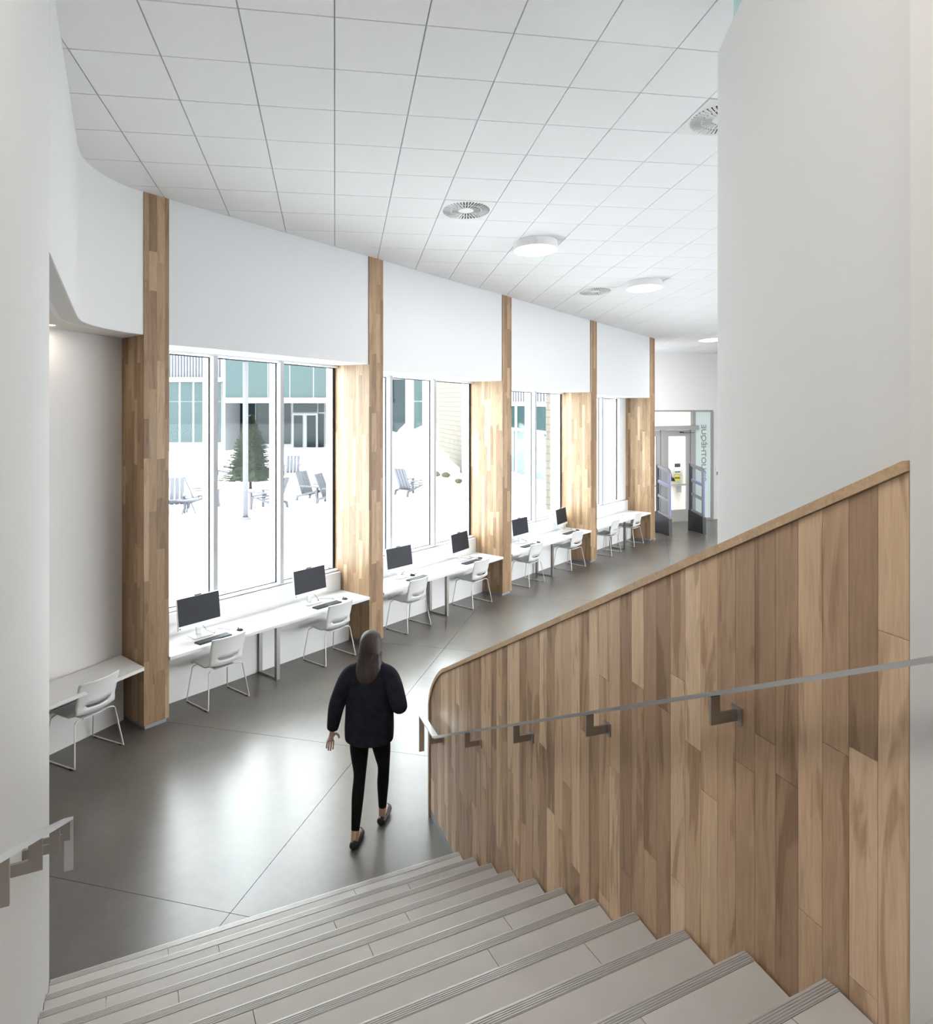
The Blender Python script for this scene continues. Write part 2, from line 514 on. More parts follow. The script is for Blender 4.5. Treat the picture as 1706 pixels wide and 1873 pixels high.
# stair side: solid wall from the jamb towards the camera, with a softly rounded jamb corner
b = WJ + WD * 3.5; o = WOUT * 0.18
base = [WJ + WD * 0.012, WJ + WOUT * 0.004 + WD * 0.004, WJ + WOUT * 0.012, WJ + o, b + o, b]
lw.prism([p for p in base], (0, 0, 6.6))
fix_normals(lw.build('wall_left', 'paint', kind='structure'))

AL0 = Vector((-3.79, 7.64, 0)); AD = Vector((0.42, 0.9075, 0)); AN = Vector((0.9075, -0.42, 0))
aw = MB()
a, b = AL0 + AD * 0.6, AL0 - AD * 5.6
aw.prism([a, b, b - AN * 0.2, a - AN * 0.2], (0, 0, 4.5))
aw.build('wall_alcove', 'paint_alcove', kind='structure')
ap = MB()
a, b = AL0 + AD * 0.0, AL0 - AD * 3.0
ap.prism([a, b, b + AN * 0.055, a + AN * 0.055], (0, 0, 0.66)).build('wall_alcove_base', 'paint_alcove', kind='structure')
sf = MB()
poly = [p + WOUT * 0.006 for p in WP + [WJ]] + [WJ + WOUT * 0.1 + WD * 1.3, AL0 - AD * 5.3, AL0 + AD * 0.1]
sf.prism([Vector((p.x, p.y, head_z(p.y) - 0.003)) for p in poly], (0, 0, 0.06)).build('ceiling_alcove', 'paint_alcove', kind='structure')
# recessed downlight in the alcove soffit
dl = Vector((-4.0, 6.70, head_z(6.7)))
r = empty('downlight', dl, label='small recessed downlight in the alcove soffit at far left', cat='ceiling lamp')
MB().disc(dl - Vector((0, 0, 0.004)), 0.06, 0.005).build('trim_ring', 'lampbody', r)
M['spot'] = mat('downlight_diffuser', (0.9, 0.9, 0.88), 0.5, emit=(1.0, 0.9, 0.8), es=2.0)
M['spot'].cycles.emission_sampling = 'NONE'
lamp_light(r, dl - Vector((0, 0, 0.009)), 0.095, 110.0, (1.0, 0.88, 0.76))
MB().disc(dl - Vector((0, 0, 0.007)), 0.048, 0.004).build('diffuser', 'spot', r)

al = Vector((-4.35, 5.75, head_z(5.75) - 0.003))  # unseen lamp, added to brighten the alcove and the column side
r = empty('ceiling_lamp', al, label='added unseen fill lamp deep in the alcove, hidden by the left wall', cat='ceiling lamp')
MB().disc(al - Vector((0, 0, 0.05)), 0.26, 0.05).build('drum', 'lampbody', r)
MB().disc(al - Vector((0, 0, 0.054)), 0.25, 0.004).build('diffuser', 'spot', r)
lamp_light(r, al - Vector((0, 0, 0.058)), 0.48, 16.0, (1.0, 0.90, 0.80))

# ---------------------------------------------------------------- wood columns, fascias, windows, desks
TC = [0.0, 3.243, 6.489, 9.728, 12.79]
CW = 0.278
HEADS = [(4.09, 4.00), (3.917, 3.833), (3.735, 3.662), (3.61, 3.55)]
ORD = ['nearest wood-clad column beside the alcove desk', 'second wood column from the left, behind the walking person',
       'third wood column from the left along the window wall', 'fourth wood column from the left along the window wall',
       'last wood column, next to the library entrance gates']
def stave_run(z0, z1):
    z = z0; out = []
    first = True
    while z < z1 - 0.01:
        L = random.choice((0.42, 0.55, 0.7, 0.85, 1.05, 1.3))
        if first: L *= random.uniform(0.3, 1.0); first = False
        e = min(z + L, z1)
        if z1 - e < 0.18: e = z1
        out.append((z, e)); z = e
    return out
for k, t0 in enumerate(TC):
    base = W(t0 + CW / 2, 0.3, 0)
    r = empty('wood_column', base, label=ORD[k], cat='column', group='wood columns between the windows')
    top = lambda t, d: zc(W(t, d, 0).x, W(t, d, 0).y) + 0.01
    dep = 0.73
    core = MB(); zt = min(top(t0, dep), top(t0 + CW, dep)) - 0.0
    wbox(core, t0 + 0.012, t0 + CW - 0.012, 0.012, dep, 0.045, zt)
    core.build('core', 'stave', r)
    pl = MB(); wbox(pl, t0 + 0.02, t0 + CW - 0.02, 0.02, dep, 0.0, 0.045); pl.build('plinth', 'plinth', r)
    x = t0
    ws = [0.056, 0.086, 0.09, 0.046]
    if k % 2: ws = [0.05, 0.092, 0.078, 0.058]
    for wd in ws:
        for z0, z1 in stave_run(0.045, top(x, 0)):
            pr = random.uniform(0, 0.0012)
            s = MB(); wbox(s, x + 0.0004, x + wd - 0.0004, -pr, 0.012, z0 + 0.0004, z1 - 0.0004)
            s.build('stave', 'stave', r)
        x += wd
    # left reveal
    hz = head_z(7.36) + 0.1 if k == 0 else HEADS[k - 1][1] + 0.05
    d = 0.012; n = 11
    wd = (dep - d) / n
    for q in range(n):
        if k == 0 and d > 0.58: break
        for z0, z1 in stave_run(0.045, hz):
            pr = random.uniform(0, 0.001)
            s = MB(); wbox(s, t0 - pr, t0 + 0.012, d + 0.0003, d + wd - 0.0003, z0 + 0.0004, z1 - 0.0004)
            s.build('stave', 'stave', r)
        d += wd
    # right reveal, one veneer sheet
    s = MB(); wbox(s, t0 + CW - 0.012, t0 + CW, 0.012, dep, 0.045, hz if k else 4.2); s.build('reveal_panel', 'stave', r)

MULL = [(1.231, 2.231), (4.33, 5.391), (7.46, 8.554), (10.50, 11.50)]
BAY = ['nearest', 'second', 'third', 'farthest']
for k in range(4):
    t0, t1 = TC[k] + CW, TC[k + 1]
    h0, h1 = HEADS[k]
    fs = MB()
    zt = 6.4
    wbox(fs, t0, t1, 0.014, 0.80, h0, zt, h1, zt)
    fs.build('wall_window_upper', 'fascia', kind='structure')
    lo = MB(); wbox(lo, t0, t1, (0.42, 0.45, 0.48, 0.52)[k], 0.60, 0.0, 0.665); lo.build('wall_window_lower', 'paint', kind='structure')
    lo = MB(); wbox(lo, t0 - 0.3, t1 + 0.3, 0.745, 0.90, -0.3, 0.98); lo.build('wall_outer', 'paint', kind='structure')
    # window
    hz = lambda t: h0 + (h1 - h0) * (t - t0) / (t1 - t0)
    fr = MB()
    wbox(fr, t0, t1, 0.66, 0.745, h0 - 0.035, h0, h1 - 0.035, h1)
    wbox(fr, t0, t1, 0.66, 0.745, 0.975, 1.0)
    wbox(fr, t0, t0 + 0.03, 0.66, 0.745, 1.0, h0 - 0.035)
    if k == 3: wbox(fr, t1 - 0.36, t1, 0.66, 0.745, 1.0, h1 - 0.035)
    win = fr.build('window_%d' % (k + 1), 'alu', kind='structure')
    sl = MB(); wbox(sl, t0, t1, 0.60, 0.74, 0.70, 0.965); sl.build('sill', 'lam', win)
    tr = t1 - (0.36 if k == 3 else 0.0)
    edges = [t0 + 0.03] + list(MULL[k]) + [tr]
    for tm in MULL[k]:
        m = MB(); wbox(m, tm - 0.03, tm + 0.03, 0.635, 0.73, 0.99, hz(tm) - 0.02); mo = m.build('mullion', 'mullion', win)
    for tm in list(MULL[k]) + [tr]:
        q = MB(); wbox(q, tm - 0.045, tm + 0.03, 0.726, 0.735, 1.0, hz(tm) - 0.035); q.build('gasket', 'gasket', win)
        q = MB(); wbox(q, tm - 0.03, tm + 0.03, 0.742, 0.885, 1.0, hz(tm) - 0.035); q.build('outer_fin', 'alu', win)
    for a, b in zip(edges[:-1], edges[1:]):
        p = MB(); wbox(p, a, b, 0.736, 0.740, 1.0, hz(a) - 0.035, 1.0, hz(b) - 0.035); p.build('pane', 'glass', win)
        q = MB()
        wbox(q, a, b, 0.727, 0.735, hz(a) - 0.050, hz(a) - 0.035, hz(b) - 0.050, hz(b) - 0.035)
        wbox(q, a, b, 0.727, 0.735, 0.998, 1.012)
        q.build('gasket', 'gasket', win)
    # desk
    dk = empty('window_desk', W((t0 + t1) / 2, 0.28, 0), label='white built-in desk under the %s window bay' % BAY[k], cat='desk', group='white desks along the window wall')
    top = MB(); wbox(top, t0 + 0.003, t1 - 0.003, -0.02, 0.598, 0.667, 0.702); top.build('worktop', 'lam', dk)
    tm = (1.715, 5.0, 8.24, 11.45)[k]
    for d0 in (0.02, 0.385):
        q = MB(); wbox(q, tm - 0.025, tm + 0.025, d0, d0 + 0.045, 0.0, 0.667); q.build('leg', 'steel', dk)
    q = MB(); wbox(q, tm - 0.025, tm + 0.025, 0.065, 0.385, 0.0, 0.022); q.build('foot_bar', 'steel', dk)
    q = MB(); wbox(q, tm - 0.025, tm + 0.025, 0.065, 0.385, 0.645, 0.667); q.build('top_bar', 'steel', dk)

# alcove desk
fr_ = Vector((-3.352, 7.285, 0)); bk = AL0 + AN * 0.002 + AD * 0.0
dk = empty('window_desk', (fr_ + bk) / 2 - AD * 0.6, label='white built-in desk in the alcove at far left, no computer on it', cat='desk')
rt = Vector((-3.405, 7.34, 0))
poly = [fr_ + Vector((-.003, -.003, 0.667)), rt + Vector((-0.008, 0, 0.667)), bk + Vector((0.02, 0.0, 0.667)) - AD * .02, bk - AD * 2.6 + Vector((0, 0, 0.667)), fr_ - AD * 2.6 + Vector((0, 0, 0.667))]
poly = [fr_ + Vector((-.006, -.006, 0.667)), bk + Vector((0.012, -0.008, 0.667)), bk - AD * 2.6 + Vector((0.01, 0, 0.667)), fr_ - AD * 2.6 + Vector((0, 0, 0.667))]
fix_normals(MB().prism(poly, (0, 0, 0.035)).build('worktop', 'lam', dk))
ls = fr_ - AD * 2.3
q = MB()
for s in (0.03, 0.42):
    MB().prism([ls - AN * s, ls - AN * (s + .045), ls - AN * (s + .045) - AD * .05, ls - AN * s - AD * .05], (0, 0, 0.667)).build('leg', 'steel', dk)

# ---------------------------------------------------------------- far entrance wall
def FW(s, o, z):
    return FW0 + FWD * s + FWN * o + Vector((0, 0, z))
def fbox(mb, s0, s1, o0, o1, z0, z1):
    return mb.hexa([FW(s0, o0, z0), FW(s1, o0, z0), FW(s1, o1, z0), FW(s0, o1, z0), FW(s0, o0, z1), FW(s1, o0, z1), FW(s1, o1, z1), FW(s0, o1, z1)])
q = MB(); fbox(q, -1.3, 2.03, 0.0, 0.25, 3.21, 5.2); q.build('wall_entrance_upper', 'paint_soft', kind='structure')
q = MB(); fbox(q, 2.03, 8.0, 0.0, 0.25, 0.0, 5.2); q.build('wall_entrance', 'paint_soft', kind='structure')
q = MB(); fbox(q, -1.3, 2.03, -0.01, 0.10, 3.16, 3.21); q.build('trim_1', 'alu_grey', kind='structure')
# unseen walls put in to shut out sky light: right side, behind the stairs
q = MB(); q.box(12.0, 12.25, -2.2, 24.0, 2.7, 6.8); q.box(12.0, 12.25, -2.2, 24.0, 0.0, 0.4); q.box(12.0, 12.25, 15.0, 24.0, 0.4, 2.7); q.build('wall_lobby_added', 'paint', kind='structure')  # added wall; its gap is sized to let sky light reach ceiling and fascias
q = MB(); q.box(-3.0, -0.80, 0.75, 0.93, 0.0, 7.2); q.box(-3.0, -2.82, -2.4, 0.75, 0.0, 7.2); q.build('wall_landing_added', 'paint', kind='structure')  # added to stop sky light leaking in from the left
q = MB(); q.box(-6.2, -1.87, 2.70, 2.88, 0.0, 4.7); q.build('wall_alcove_end_added', 'paint', kind='structure')  # added to close the alcove against stray sky light
q = MB(); q.box(-3.0, 12.0, -2.4, -2.2, 0.0, 7.2); q.build('wall_back', 'paint', kind='structure')
# side wall behind the last column
q = MB(); wbox(q, TC[4] + CW, 15.2, 1.45, 1.65, 0, 5.6); q.build('wall_entrance_side', 'paint_soft', kind='structure')
# storefront: frame, transom light, header beam, two door leaves, frosted side light
sf = empty('door_1', FW(0.9, 0.0, 0), kind='structure')
def part(n, m, s0, s1, o0, o1, z0, z1, p=sf):
    q = MB(); fbox(q, s0, s1, o0, o1, z0, z1); return q.build(n, m, p)
part('header_beam', 'alu_grey', -1.2, 1.48, -0.07, 0.08, 2.64, 2.76)
part('transom_pane', 'glass', -1.2, 1.30, 0.02, 0.028, 2.76, 3.16)
part('frame_post', 'alu_grey', 1.30, 1.40, -0.02, 0.08, 2.76, 3.16)
part('frame_post', 'alu_grey', 1.235, 1.40, -0.02, 0.08, 0.0, 2.64)
part('frame_post', 'alu_grey', 1.96, 2.03, -0.03, 0.08, 0.0, 3.16)
part('frame_post', 'alu_grey', 0.215, 0.355, -0.01, 0.08, 0.0, 2.64)
for s0, s1 in ((-0.70, 0.205), (0.365, 1.225)):
    leaf = part('door_leaf', 'alu_grey', s0, s0 + 0.12, 0.01, 0.06, 0.02, 2.63)
    part('stile', 'alu_grey', s1 - 0.12, s1, 0.01, 0.06, 0.02, 2.63, leaf)
    part('rail', 'alu_grey', s0 + 0.12, s1 - 0.12, 0.01, 0.06, 0.02, 0.34, leaf)
    part('rail', 'alu_grey', s0 + 0.12, s1 - 0.12, 0.01, 0.06, 2.46, 2.63, leaf)
    part('pane', 'glass', s0 + 0.12, s1 - 0.12, 0.03, 0.036, 0.34, 2.46, leaf)
    part('push_bar', 'steel', s0 + 0.05, s1 - 0.03, -0.05, -0.02, 1.04, 1.09, leaf)
part('door_closer', 'black', 0.86, 0.96, -0.05, 0.0, 2.55, 2.59)
part('door_closer_arm', 'black', 0.94, 1.34, -0.035, -0.02, 2.545, 2.56)
part('side_light', 'frost', 1.40, 1.96, 0.02, 0.03, 0.06, 3.16)
part('side_light_sill', 'alu_grey', 1.40, 1.96, -0.02, 0.08, 0.0, 0.06)
# wall reader
rd = empty('card_reader', FW(2.16, -0.02, 1.25), label='small grey card reader on the white wall right of the entrance', cat='card reader')
part('body', 'silver', 2.12, 2.21, -0.04, -0.001, 1.28, 1.56, rd)
part('keypad', 'black', 2.13, 2.20, -0.045, -0.04, 1.30, 1.40, rd)

# lettering on the side light: read from outside, so it is mirrored from here
def flat_text(body, size, name, m, parent, origin, xdir, ydir, length=None):
    cu = bpy.data.curves.new(name, 'FONT'); cu.body = body; cu.size = size; cu.extrude = 0.0015
    cu.offset = size * 0.022
    o = bpy.data.objects.new(name, cu); COL.objects.link(o)
    dg = bpy.context.evaluated_depsgraph_get()
    me = bpy.data.meshes.new_from_object(o.evaluated_get(dg))
    bpy.data.objects.remove(o); bpy.data.curves.remove(cu)
    mx = max(v.co.x for v in me.vertices)
    sx = (length / mx) if length else 1.0
    X, Y = Vector(xdir), Vector(ydir); Z = X.cross(Y)
    for v in me.vertices:
        v.co = X * (v.co.x * sx) + Y * v.co.y + Z * v.co.z
    me.materials.clear(); me.materials.append(M[m])
    ob = bpy.data.objects.new(name, me); COL.objects.link(ob)
    ob.parent = parent; ob.location = Vector(origin) - WL[parent.name]
    return ob
M['letter'] = mat('letter_grey', (0.22, 0.27, 0.25), 0.6)
M['letter_lt'] = mat('letter_pale', (0.50, 0.55, 0.54), 0.6)
flat_text('BIBLIOTHÈQUE', 0.235, 'lettering', 'letter', sf, FW(1.63, 0.012, 1.12), (0, 0, 1), FWD, 1.66)

# notices on the door pane
M['green'] = mat('notice_green', (0.02, 0.16, 0.09), 0.6)
M['yellow'] = mat('sticker_yellow', (0.55, 0.52, 0.02), 0.6)
M['paper'] = mat('paper_white', (0.78, 0.78, 0.76), 0.7)
M['char'] = mat('charcoal_print', (0.045, 0.055, 0.055), 0.6)
nt = empty('notice', FW(0.79, 0.02, 1.39), label='white paper notice with dark heading and green band on the door pane', cat='notice')
part('sheet', 'paper', 0.69, 0.90, 0.022, 0.026, 1.39, 1.68, nt)
part('heading', 'char', 0.70, 0.89, 0.019, 0.0215, 1.57, 1.67, nt)
part('band', 'green', 0.70, 0.89, 0.019, 0.0215, 1.41, 1.45, nt)
st = empty('sticker', FW(0.79, 0.02, 1.17), label='round yellow sticker with dark bar on the glass door', cat='sticker')
MB().disc(FW(0.79, 0.020, 1.26), 0.10, 0.003, FWN).build('disc', 'yellow', st)
part('bar', 'char', 0.70, 0.88, 0.0165, 0.0195, 1.24, 1.28, st)
nt2 = empty('notice', FW(0.84, 0.02, 0.84), label='grey rectangular sign low on the glass door', cat='notice')
part('sheet', 'plinth', 0.76, 0.93, 0.022, 0.026, 0.84, 1.02, nt2)

# vestibule behind the doors
M['warm'] = mat('vestibule_paint', (0.78, 0.70, 0.62), 0.8)
q = MB(); fbox(q, 0.05, 3.2, 2.6, 2.8, 0, 3.4); q.build('wall_vestibule', 'warm', kind='structure')
q = MB(); fbox(q, 1.50, 1.62, 0.3, 2.6, 0, 3.4); q.build('wall_vestibule_side', 'warm', kind='structure')
q = MB(); fbox(q, -1.3, 3.2, 0.25, 2.8, 3.3, 3.42); q.build('ceiling_vestibule', 'paint', kind='structure')
q = MB(); fbox(q, -1.6, 3.2, 0.0, 2.8, -0.06, -0.001); q.build('floor_vestibule', 'tread', kind='structure')
vl = empty('ceiling_lamp', FW(0.7, 1.4, 3.3), label='ceiling lamp of the entrance vestibule behind the glass doors', cat='ceiling lamp')
MB().disc(FW(0.7, 1.4, 3.235), 0.20, 0.065).build('drum', 'lampbody', vl)
M['lamp_small'] = mat('vestibule_diffuser', (0.9, 0.9, 0.88), 0.5, emit=(1.0, 0.93, 0.85), es=2.0)
M['lamp_small'].cycles.emission_sampling = 'NONE'
lamp_light(vl, FW(0.7, 1.4, 3.225), 0.36, 6.0, (1.0, 0.9, 0.78))
MB().disc(FW(0.7, 1.4, 3.229), 0.19, 0.005).build('diffuser', 'lamp_small', vl)
bx = empty('payment_box', FW(0.42, 2.5, 0), label='grey wall unit behind the left part of the glass door', cat='wall unit')
part('body', 'alu_grey', 0.24, 0.48, 2.38, 2.598, 1.05, 1.95, bx)
part('screen', 'black', 0.28, 0.44, 2.372, 2.38, 1.5, 1.7, bx)

# security gates
M['gate_grey'] = mat('gate_grey', (0.20, 0.20, 0.215), 0.4, 0.2)
M['led'] = mat('gate_violet_led', (0.2, 0.2, 0.6), 0.4, emit=(0.34, 0.32, 0.62), es=0.22)
M['led'].cycles.emission_sampling = 'NONE'
gd = Vector((0.36, -0.933, 0)); gn = Vector((0.933, 0.36, 0))
def gate(c, lab):
    c = Vector(c)
    r = empty('security_gate', c, label=lab, cat='security gate', group='anti-theft gates at the library entrance')
    def slab(pts, th): return MB().prism([c + gd * a + Vector((0, 0, z)) - gn * th / 2 for a, z in pts], gn * th)
    slab([(-.30, 0.02), (.30, 0.0), (.29, .43), (-.29, .55)], 0.10).build('base', 'black', r)
    slab([(-.27, 0.0), (-.2, 0.0), (-.2, .03), (-.27, .03)], 0.14).build('foot', 'rubber', r)
    # outer frame
    slab([(-.29, .55), (-.21, .52), (-.21, 1.77), (-.29, 1.80)], 0.05).build('frame_post', 'black', r)
    slab([(.21, .45), (.29, .43), (.29, 1.62), (.26, 1.69), (.21, 1.66)], 0.05).build('frame_post', 'gate_grey', r)
    slab([(-.29, 1.80), (-.21, 1.72), (.21, 1.62), (.26, 1.69), (.2, 1.72)], 0.05).build('top_rail', 'gate_grey', r)
    for z in (0.93, 1.30):
        slab([(-.21, z + .02), (.21, z - .07), (.21, z), (-.21, z + .09)], 0.04).build('cross_bar', 'gate_grey', r)
    slab([(-.21, .52), (.21, .45), (.21, .51), (-.21, .58)], 0.04).build('cross_bar', 'gate_grey', r)
    slab([(-.21, .50), (.21, .44), (.21, 1.63), (-.21, 1.74)], 0.008).build('panel', 'acryl', r)
    slab([(.291, .5), (.297, .5), (.297, 1.6), (.291, 1.6)], 0.02).build('light_strip', 'led', r)
    slab([(-.19, 1.385), (.20, 1.30), (.20, 1.308), (-.19, 1.393)], 0.042).build('light_strip', 'led', r)
gate((5.145, 18.25, 0), 'left anti-theft gate with black base, next to the last wood column')
gate((6.11, 18.52, 0), 'right anti-theft gate with black base, in front of the frosted side light')

# ---------------------------------------------------------------- stairs
RIS = 0.165
TIP = Vector((-0.06, 5.138, 0)); STP = Vector((0.1095, -0.3123, 0)); ND = Vector((-0.8976, -0.4408, 0)); PD = Vector((0.4408, -0.8976, 0))
def left_len(k):
    """distance along the nosing from the wood wall to the left wall"""
    p = TIP + STP * (k - 1)
    # solve p + ND*a on line WJ + WD*s
    n = Vector((WD.y, -WD.x, 0))
    return (n.dot(WJ) - n.dot(p)) / n.dot(ND)
stairs = MB()
NS = 12
for k in range(1, NS + 1):
    p = TIP + STP * (k - 1); q = TIP + STP * k if k < NS else TIP + STP * (k + 6.5)
    La, Lb = left_len(k) - 0.004, left_len(k + 1 if k < NS else k + 7.5) - 0.004
    a, b, c, d = p + PD * 0.03, q + PD * 0.03, q + PD * 0.03 + ND * Lb, p + PD * 0.03 + ND * La
    stairs.prism([a, b, c, d], (0, 0, k * RIS - 0.014))
stairs = fix_normals(stairs.build('stairs', 'tread', kind='structure'))
SEAM = {1: (.81, 1.97), 2: (.51, 1.68), 3: (1.05, 2.21), 4: (.70, 1.86), 5: (.98, 2.15), 6: (.37, 1.54), 7: (.59, 1.76), 8: (.29, 1.46), 9: (.9, 2.07), 10: (.48, 1.65), 11: (.2, 1.37), 12: (.75, 1.9)}
for k in range(1, NS + 1):
    p = TIP + STP * (k - 1); z = k * RIS
    L = left_len(k) - 0.004
    nxt = STP.dot(PD) if k < NS else STP.dot(PD) * 7.0
    cuts = [0.0] + [c for c in SEAM[k] if c < L - 0.1] + [L]
    SH = STP.dot(ND)    # sideways drift of the stair line per step
    for a, b in zip(cuts[:-1], cuts[1:]):
        gp = 0.0015
        f0, f1 = 0.049, nxt - 0.002
        def pt(al, ac):
            # keep the right end on the wood wall and the left end on the white wall
            s = ac / STP.dot(PD)
            sh = SH * s if al == 0.0 else (SH * s + (left_len(k + s) - left_len(k)) if al == L else 0.0)
            return p + ND * (al + sh) + PD * ac + Vector((0, 0, z - 0.014))
        a_, b_ = (a + gp if a > 0 else a), (b - gp if b < L else b)
        MB().prism([pt(a_, f0), pt(a_, f1), pt(b_, f1), pt(b_, f0)], (0, 0, 0.014)).build('tread_tile', 'tread', stairs)
    # ribbed metal nosing
    prof = [(0.0, -0.045), (0.0, -0.001), (0.004, 0.0005)]
    x = 0.006
    for q in range(5):
        prof += [(x, 0.0010), (x + 0.0042, 0.0010), (x + 0.0050, -0.0014), (x + 0.0072, -0.0014)]
        x += 0.0080
    prof += [(0.0475, 0.0006), (0.0475, -0.012), (0.03, -0.012), (0.03, -0.045)]
    ring = lambda al: [p + ND * al + PD * a + Vector((0, 0, z + c)) for a, c in prof]
    fix_normals(MB().rings([ring(0.002), ring(L - 0.002)]).build('nosing', 'nosing', stairs))

# ---------------------------------------------------------------- wood guard wall on the right
G0 = Vector((-0.286, 5.79, 0)); GD = Vector((0.333, -0.943, 0)); GO = Vector((0.943, 0.333, 0))   # GO: away from the stairs
S_END = 4.2515; S_BEG = -0.06
def cap_z(s): return 1.47 + 0.498 * (s - 0.575)
SR = 0.40
def top_z(s):
    if s >= SR: return cap_z(s)
    x = (SR - s) / (SR - S_BEG)
    zt = cap_z(SR) + 0.498 * (s - SR) * 0.75
    return 0.90 + (zt - 0.90) * math.sqrt(max(0.0, 1 - x * x))
def GP(s, o, z): return G0 + GD * s + GO * o + Vector((0, 0, z))
core = []
ss = [S_BEG + 0.001 + (SR - S_BEG) * (1 - math.cos(PI / 2 * i / 14)) for i in range(15)] + [S_END]
core = [GP(S_BEG, 0.014, 0.0)] + [GP(s, 0.014, top_z(s) - 0.004) for s in ss] + [GP(S_END, 0.014, 0.0)]
guard = fix_normals(MB().prism(core, GO * 0.056).build('wall_guard', 'backing', kind='structure'))
PW = 0.0911
npl = int((S_END - S_BEG) / PW) + 1
for q in range(npl):
    s1 = S_END - q * PW; s0 = max(S_BEG + 0.002, s1 - PW)
    if s1 - s0 < 0.01: break
    zb = 0.075 if s1 < 0.75 else max(0.0, (s0 - 0.7) * 0.5 - 0.15)
    zt = top_z((s0 + s1) / 2)
    joints = [zb]
    z = zb + random.uniform(0.25, 1.3)
    while z < min(top_z(s0), zt) - 0.25:
        joints.append(z); z += random.uniform(0.55, 1.5)
    joints.append(None)
    for a, b in zip(joints[:-1], joints[1:]):
        e = 0.0008
        pr = 0.0
        if b is None:
            tops = [GP(s, pr, top_z(s) - 0.002) for s in (s1 - e, (s0 + s1) / 2, s0 + e)]
        else:
            tops = [GP(s1 - e, pr, b - e), GP(s0 + e, pr, b - e)]
        if min(t.z for t in tops) < a + 0.02: continue
        MB().prism([GP(s0 + e, pr, a + e), GP(s1 - e, pr, a + e)] + tops, GO * 0.0138).build('plank', 'wood', guard)
# base strip and cap
q = MB(); q.prism([GP(S_BEG, 0.004, 0), GP(0.9, 0.004, 0), GP(0.9, 0.004, 0.073), GP(S_BEG, 0.004, 0.073)], GO * 0.0095); q.build('base_strip', 'plinth', guard)
path = [(S_BEG, 0.0)] + [(s, top_z(s)) for s in ss]
rs = []
for i, (s, z) in enumerate(path):
    a = path[max(i - 1, 0)]; b = path[min(i + 1, len(path) - 1)]
    ds, dz = b[0] - a[0], b[1] - a[1]; L = math.hypot(ds, dz) or 1
    ns, nz = -dz / L, ds / L
    th = 0.028
    rs.append([GP(s, -0.010, z), GP(s, 0.078, z), GP(s + ns * th, 0.078, z + nz * th), GP(s + ns * th, -0.010, z + nz * th)])
fix_normals(MB().rings(rs).build('cap', 'cap', guard))

# white wall continuing the guard plane towards the camera
nw = MB()
nw.prism([GP(S_END + 0.004, -0.004, 0), GP(6.9, -0.004, 0), GP(6.9, 0.16, 0), GP(S_END + 0.004, 0.16, 0)], (0, 0, 6.6))
fix_normals(nw.build('wall_right', 'paint_soft', kind='structure'))

# tall curved white wall behind the guard, with rounded end, and glass guard above it
A = Vector((1.19, 1.80, 0)); dirv = Vector((0.137, 0.99, 0)).normalized()
P0 = A; P1 = A + dirv * 2.42
path = [P0, P0 + dirv * 0.8, P0 + dirv * 1.6, P1]
R_ = 0.62; nrm = Vector((dirv.y, -dirv.x, 0)); ctr = P1 + nrm * R_
for i in range(1, 13):
    a = i * (PI * 0.52) / 12
    path.append(ctr - nrm * R_ * math.cos(a) + dirv * R_ * math.sin(a))
e = path[-1]; d2 = (path[-1] - path[-2]).normalized()
path += [e + d2 * 1.5, e + d2 * 3.0]
pw = MB(); PZ = 5.595
inn = []
for i, p in enumerate(path):
    d = (path[min(i + 1, len(path) - 1)] - path[max(i - 1, 0)]).normalized()
    inn.append(p + Vector((d.y, -d.x, 0)) * 0.16)
for i in range(len(path) - 1):
    pw.hexa([path[i], path[i + 1], inn[i + 1], inn[i], path[i] + Vector((0, 0, PZ)), path[i + 1] + Vector((0, 0, PZ)), inn[i + 1] + Vector((0, 0, PZ)), inn[i] + Vector((0, 0, PZ))])
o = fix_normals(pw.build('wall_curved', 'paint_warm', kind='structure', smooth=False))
bm = bmesh.new(); bm.from_mesh(o.data); bmesh.ops.remove_doubles(bm, verts=bm.verts[:], dist=1e-4)
bmesh.ops.delete(bm, geom=[f for f in bm.faces if all(len(e.link_faces) > 2 for e in f.edges)], context='FACES_ONLY')
for f in bm.faces: f.smooth = abs(f.normal.z) < 0.5
for e_ in bm.edges:
    if len(e_.link_faces) == 2 and e_.link_faces[0].normal.angle(e_.link_faces[1].normal) > 0.6: e_.smooth = False
bm.to_mesh(o.data); bm.free()
gg = empty('glass_guard', path[2] + Vector((0, 0, PZ)), label='pale teal glass guard panel on top of the tall curved white wall', cat='glass guard')
pa = (path[1] + inn[1]) / 2; pb = (path[3] + inn[3]) / 2
q = MB(); q.prism([pa + Vector((0, 0, PZ)), pb + Vector((0, 0, PZ)), pb + Vector((0, 0, PZ + .44)), pa + Vector((0, 0, PZ + .44))], Vector((dirv.y, -dirv.x, 0)) * 0.016)
q.build('pane', 'tealglass', gg)
q = MB(); q.prism([pa + Vector((0, 0, PZ)), pb + Vector((0, 0, PZ)), pb + Vector((0, 0, PZ + .05)), pa + Vector((0, 0, PZ + .05))], Vector((dirv.y, -dirv.x, 0)) * 0.03)
q.build('shoe_channel', 'steel_lt', gg)

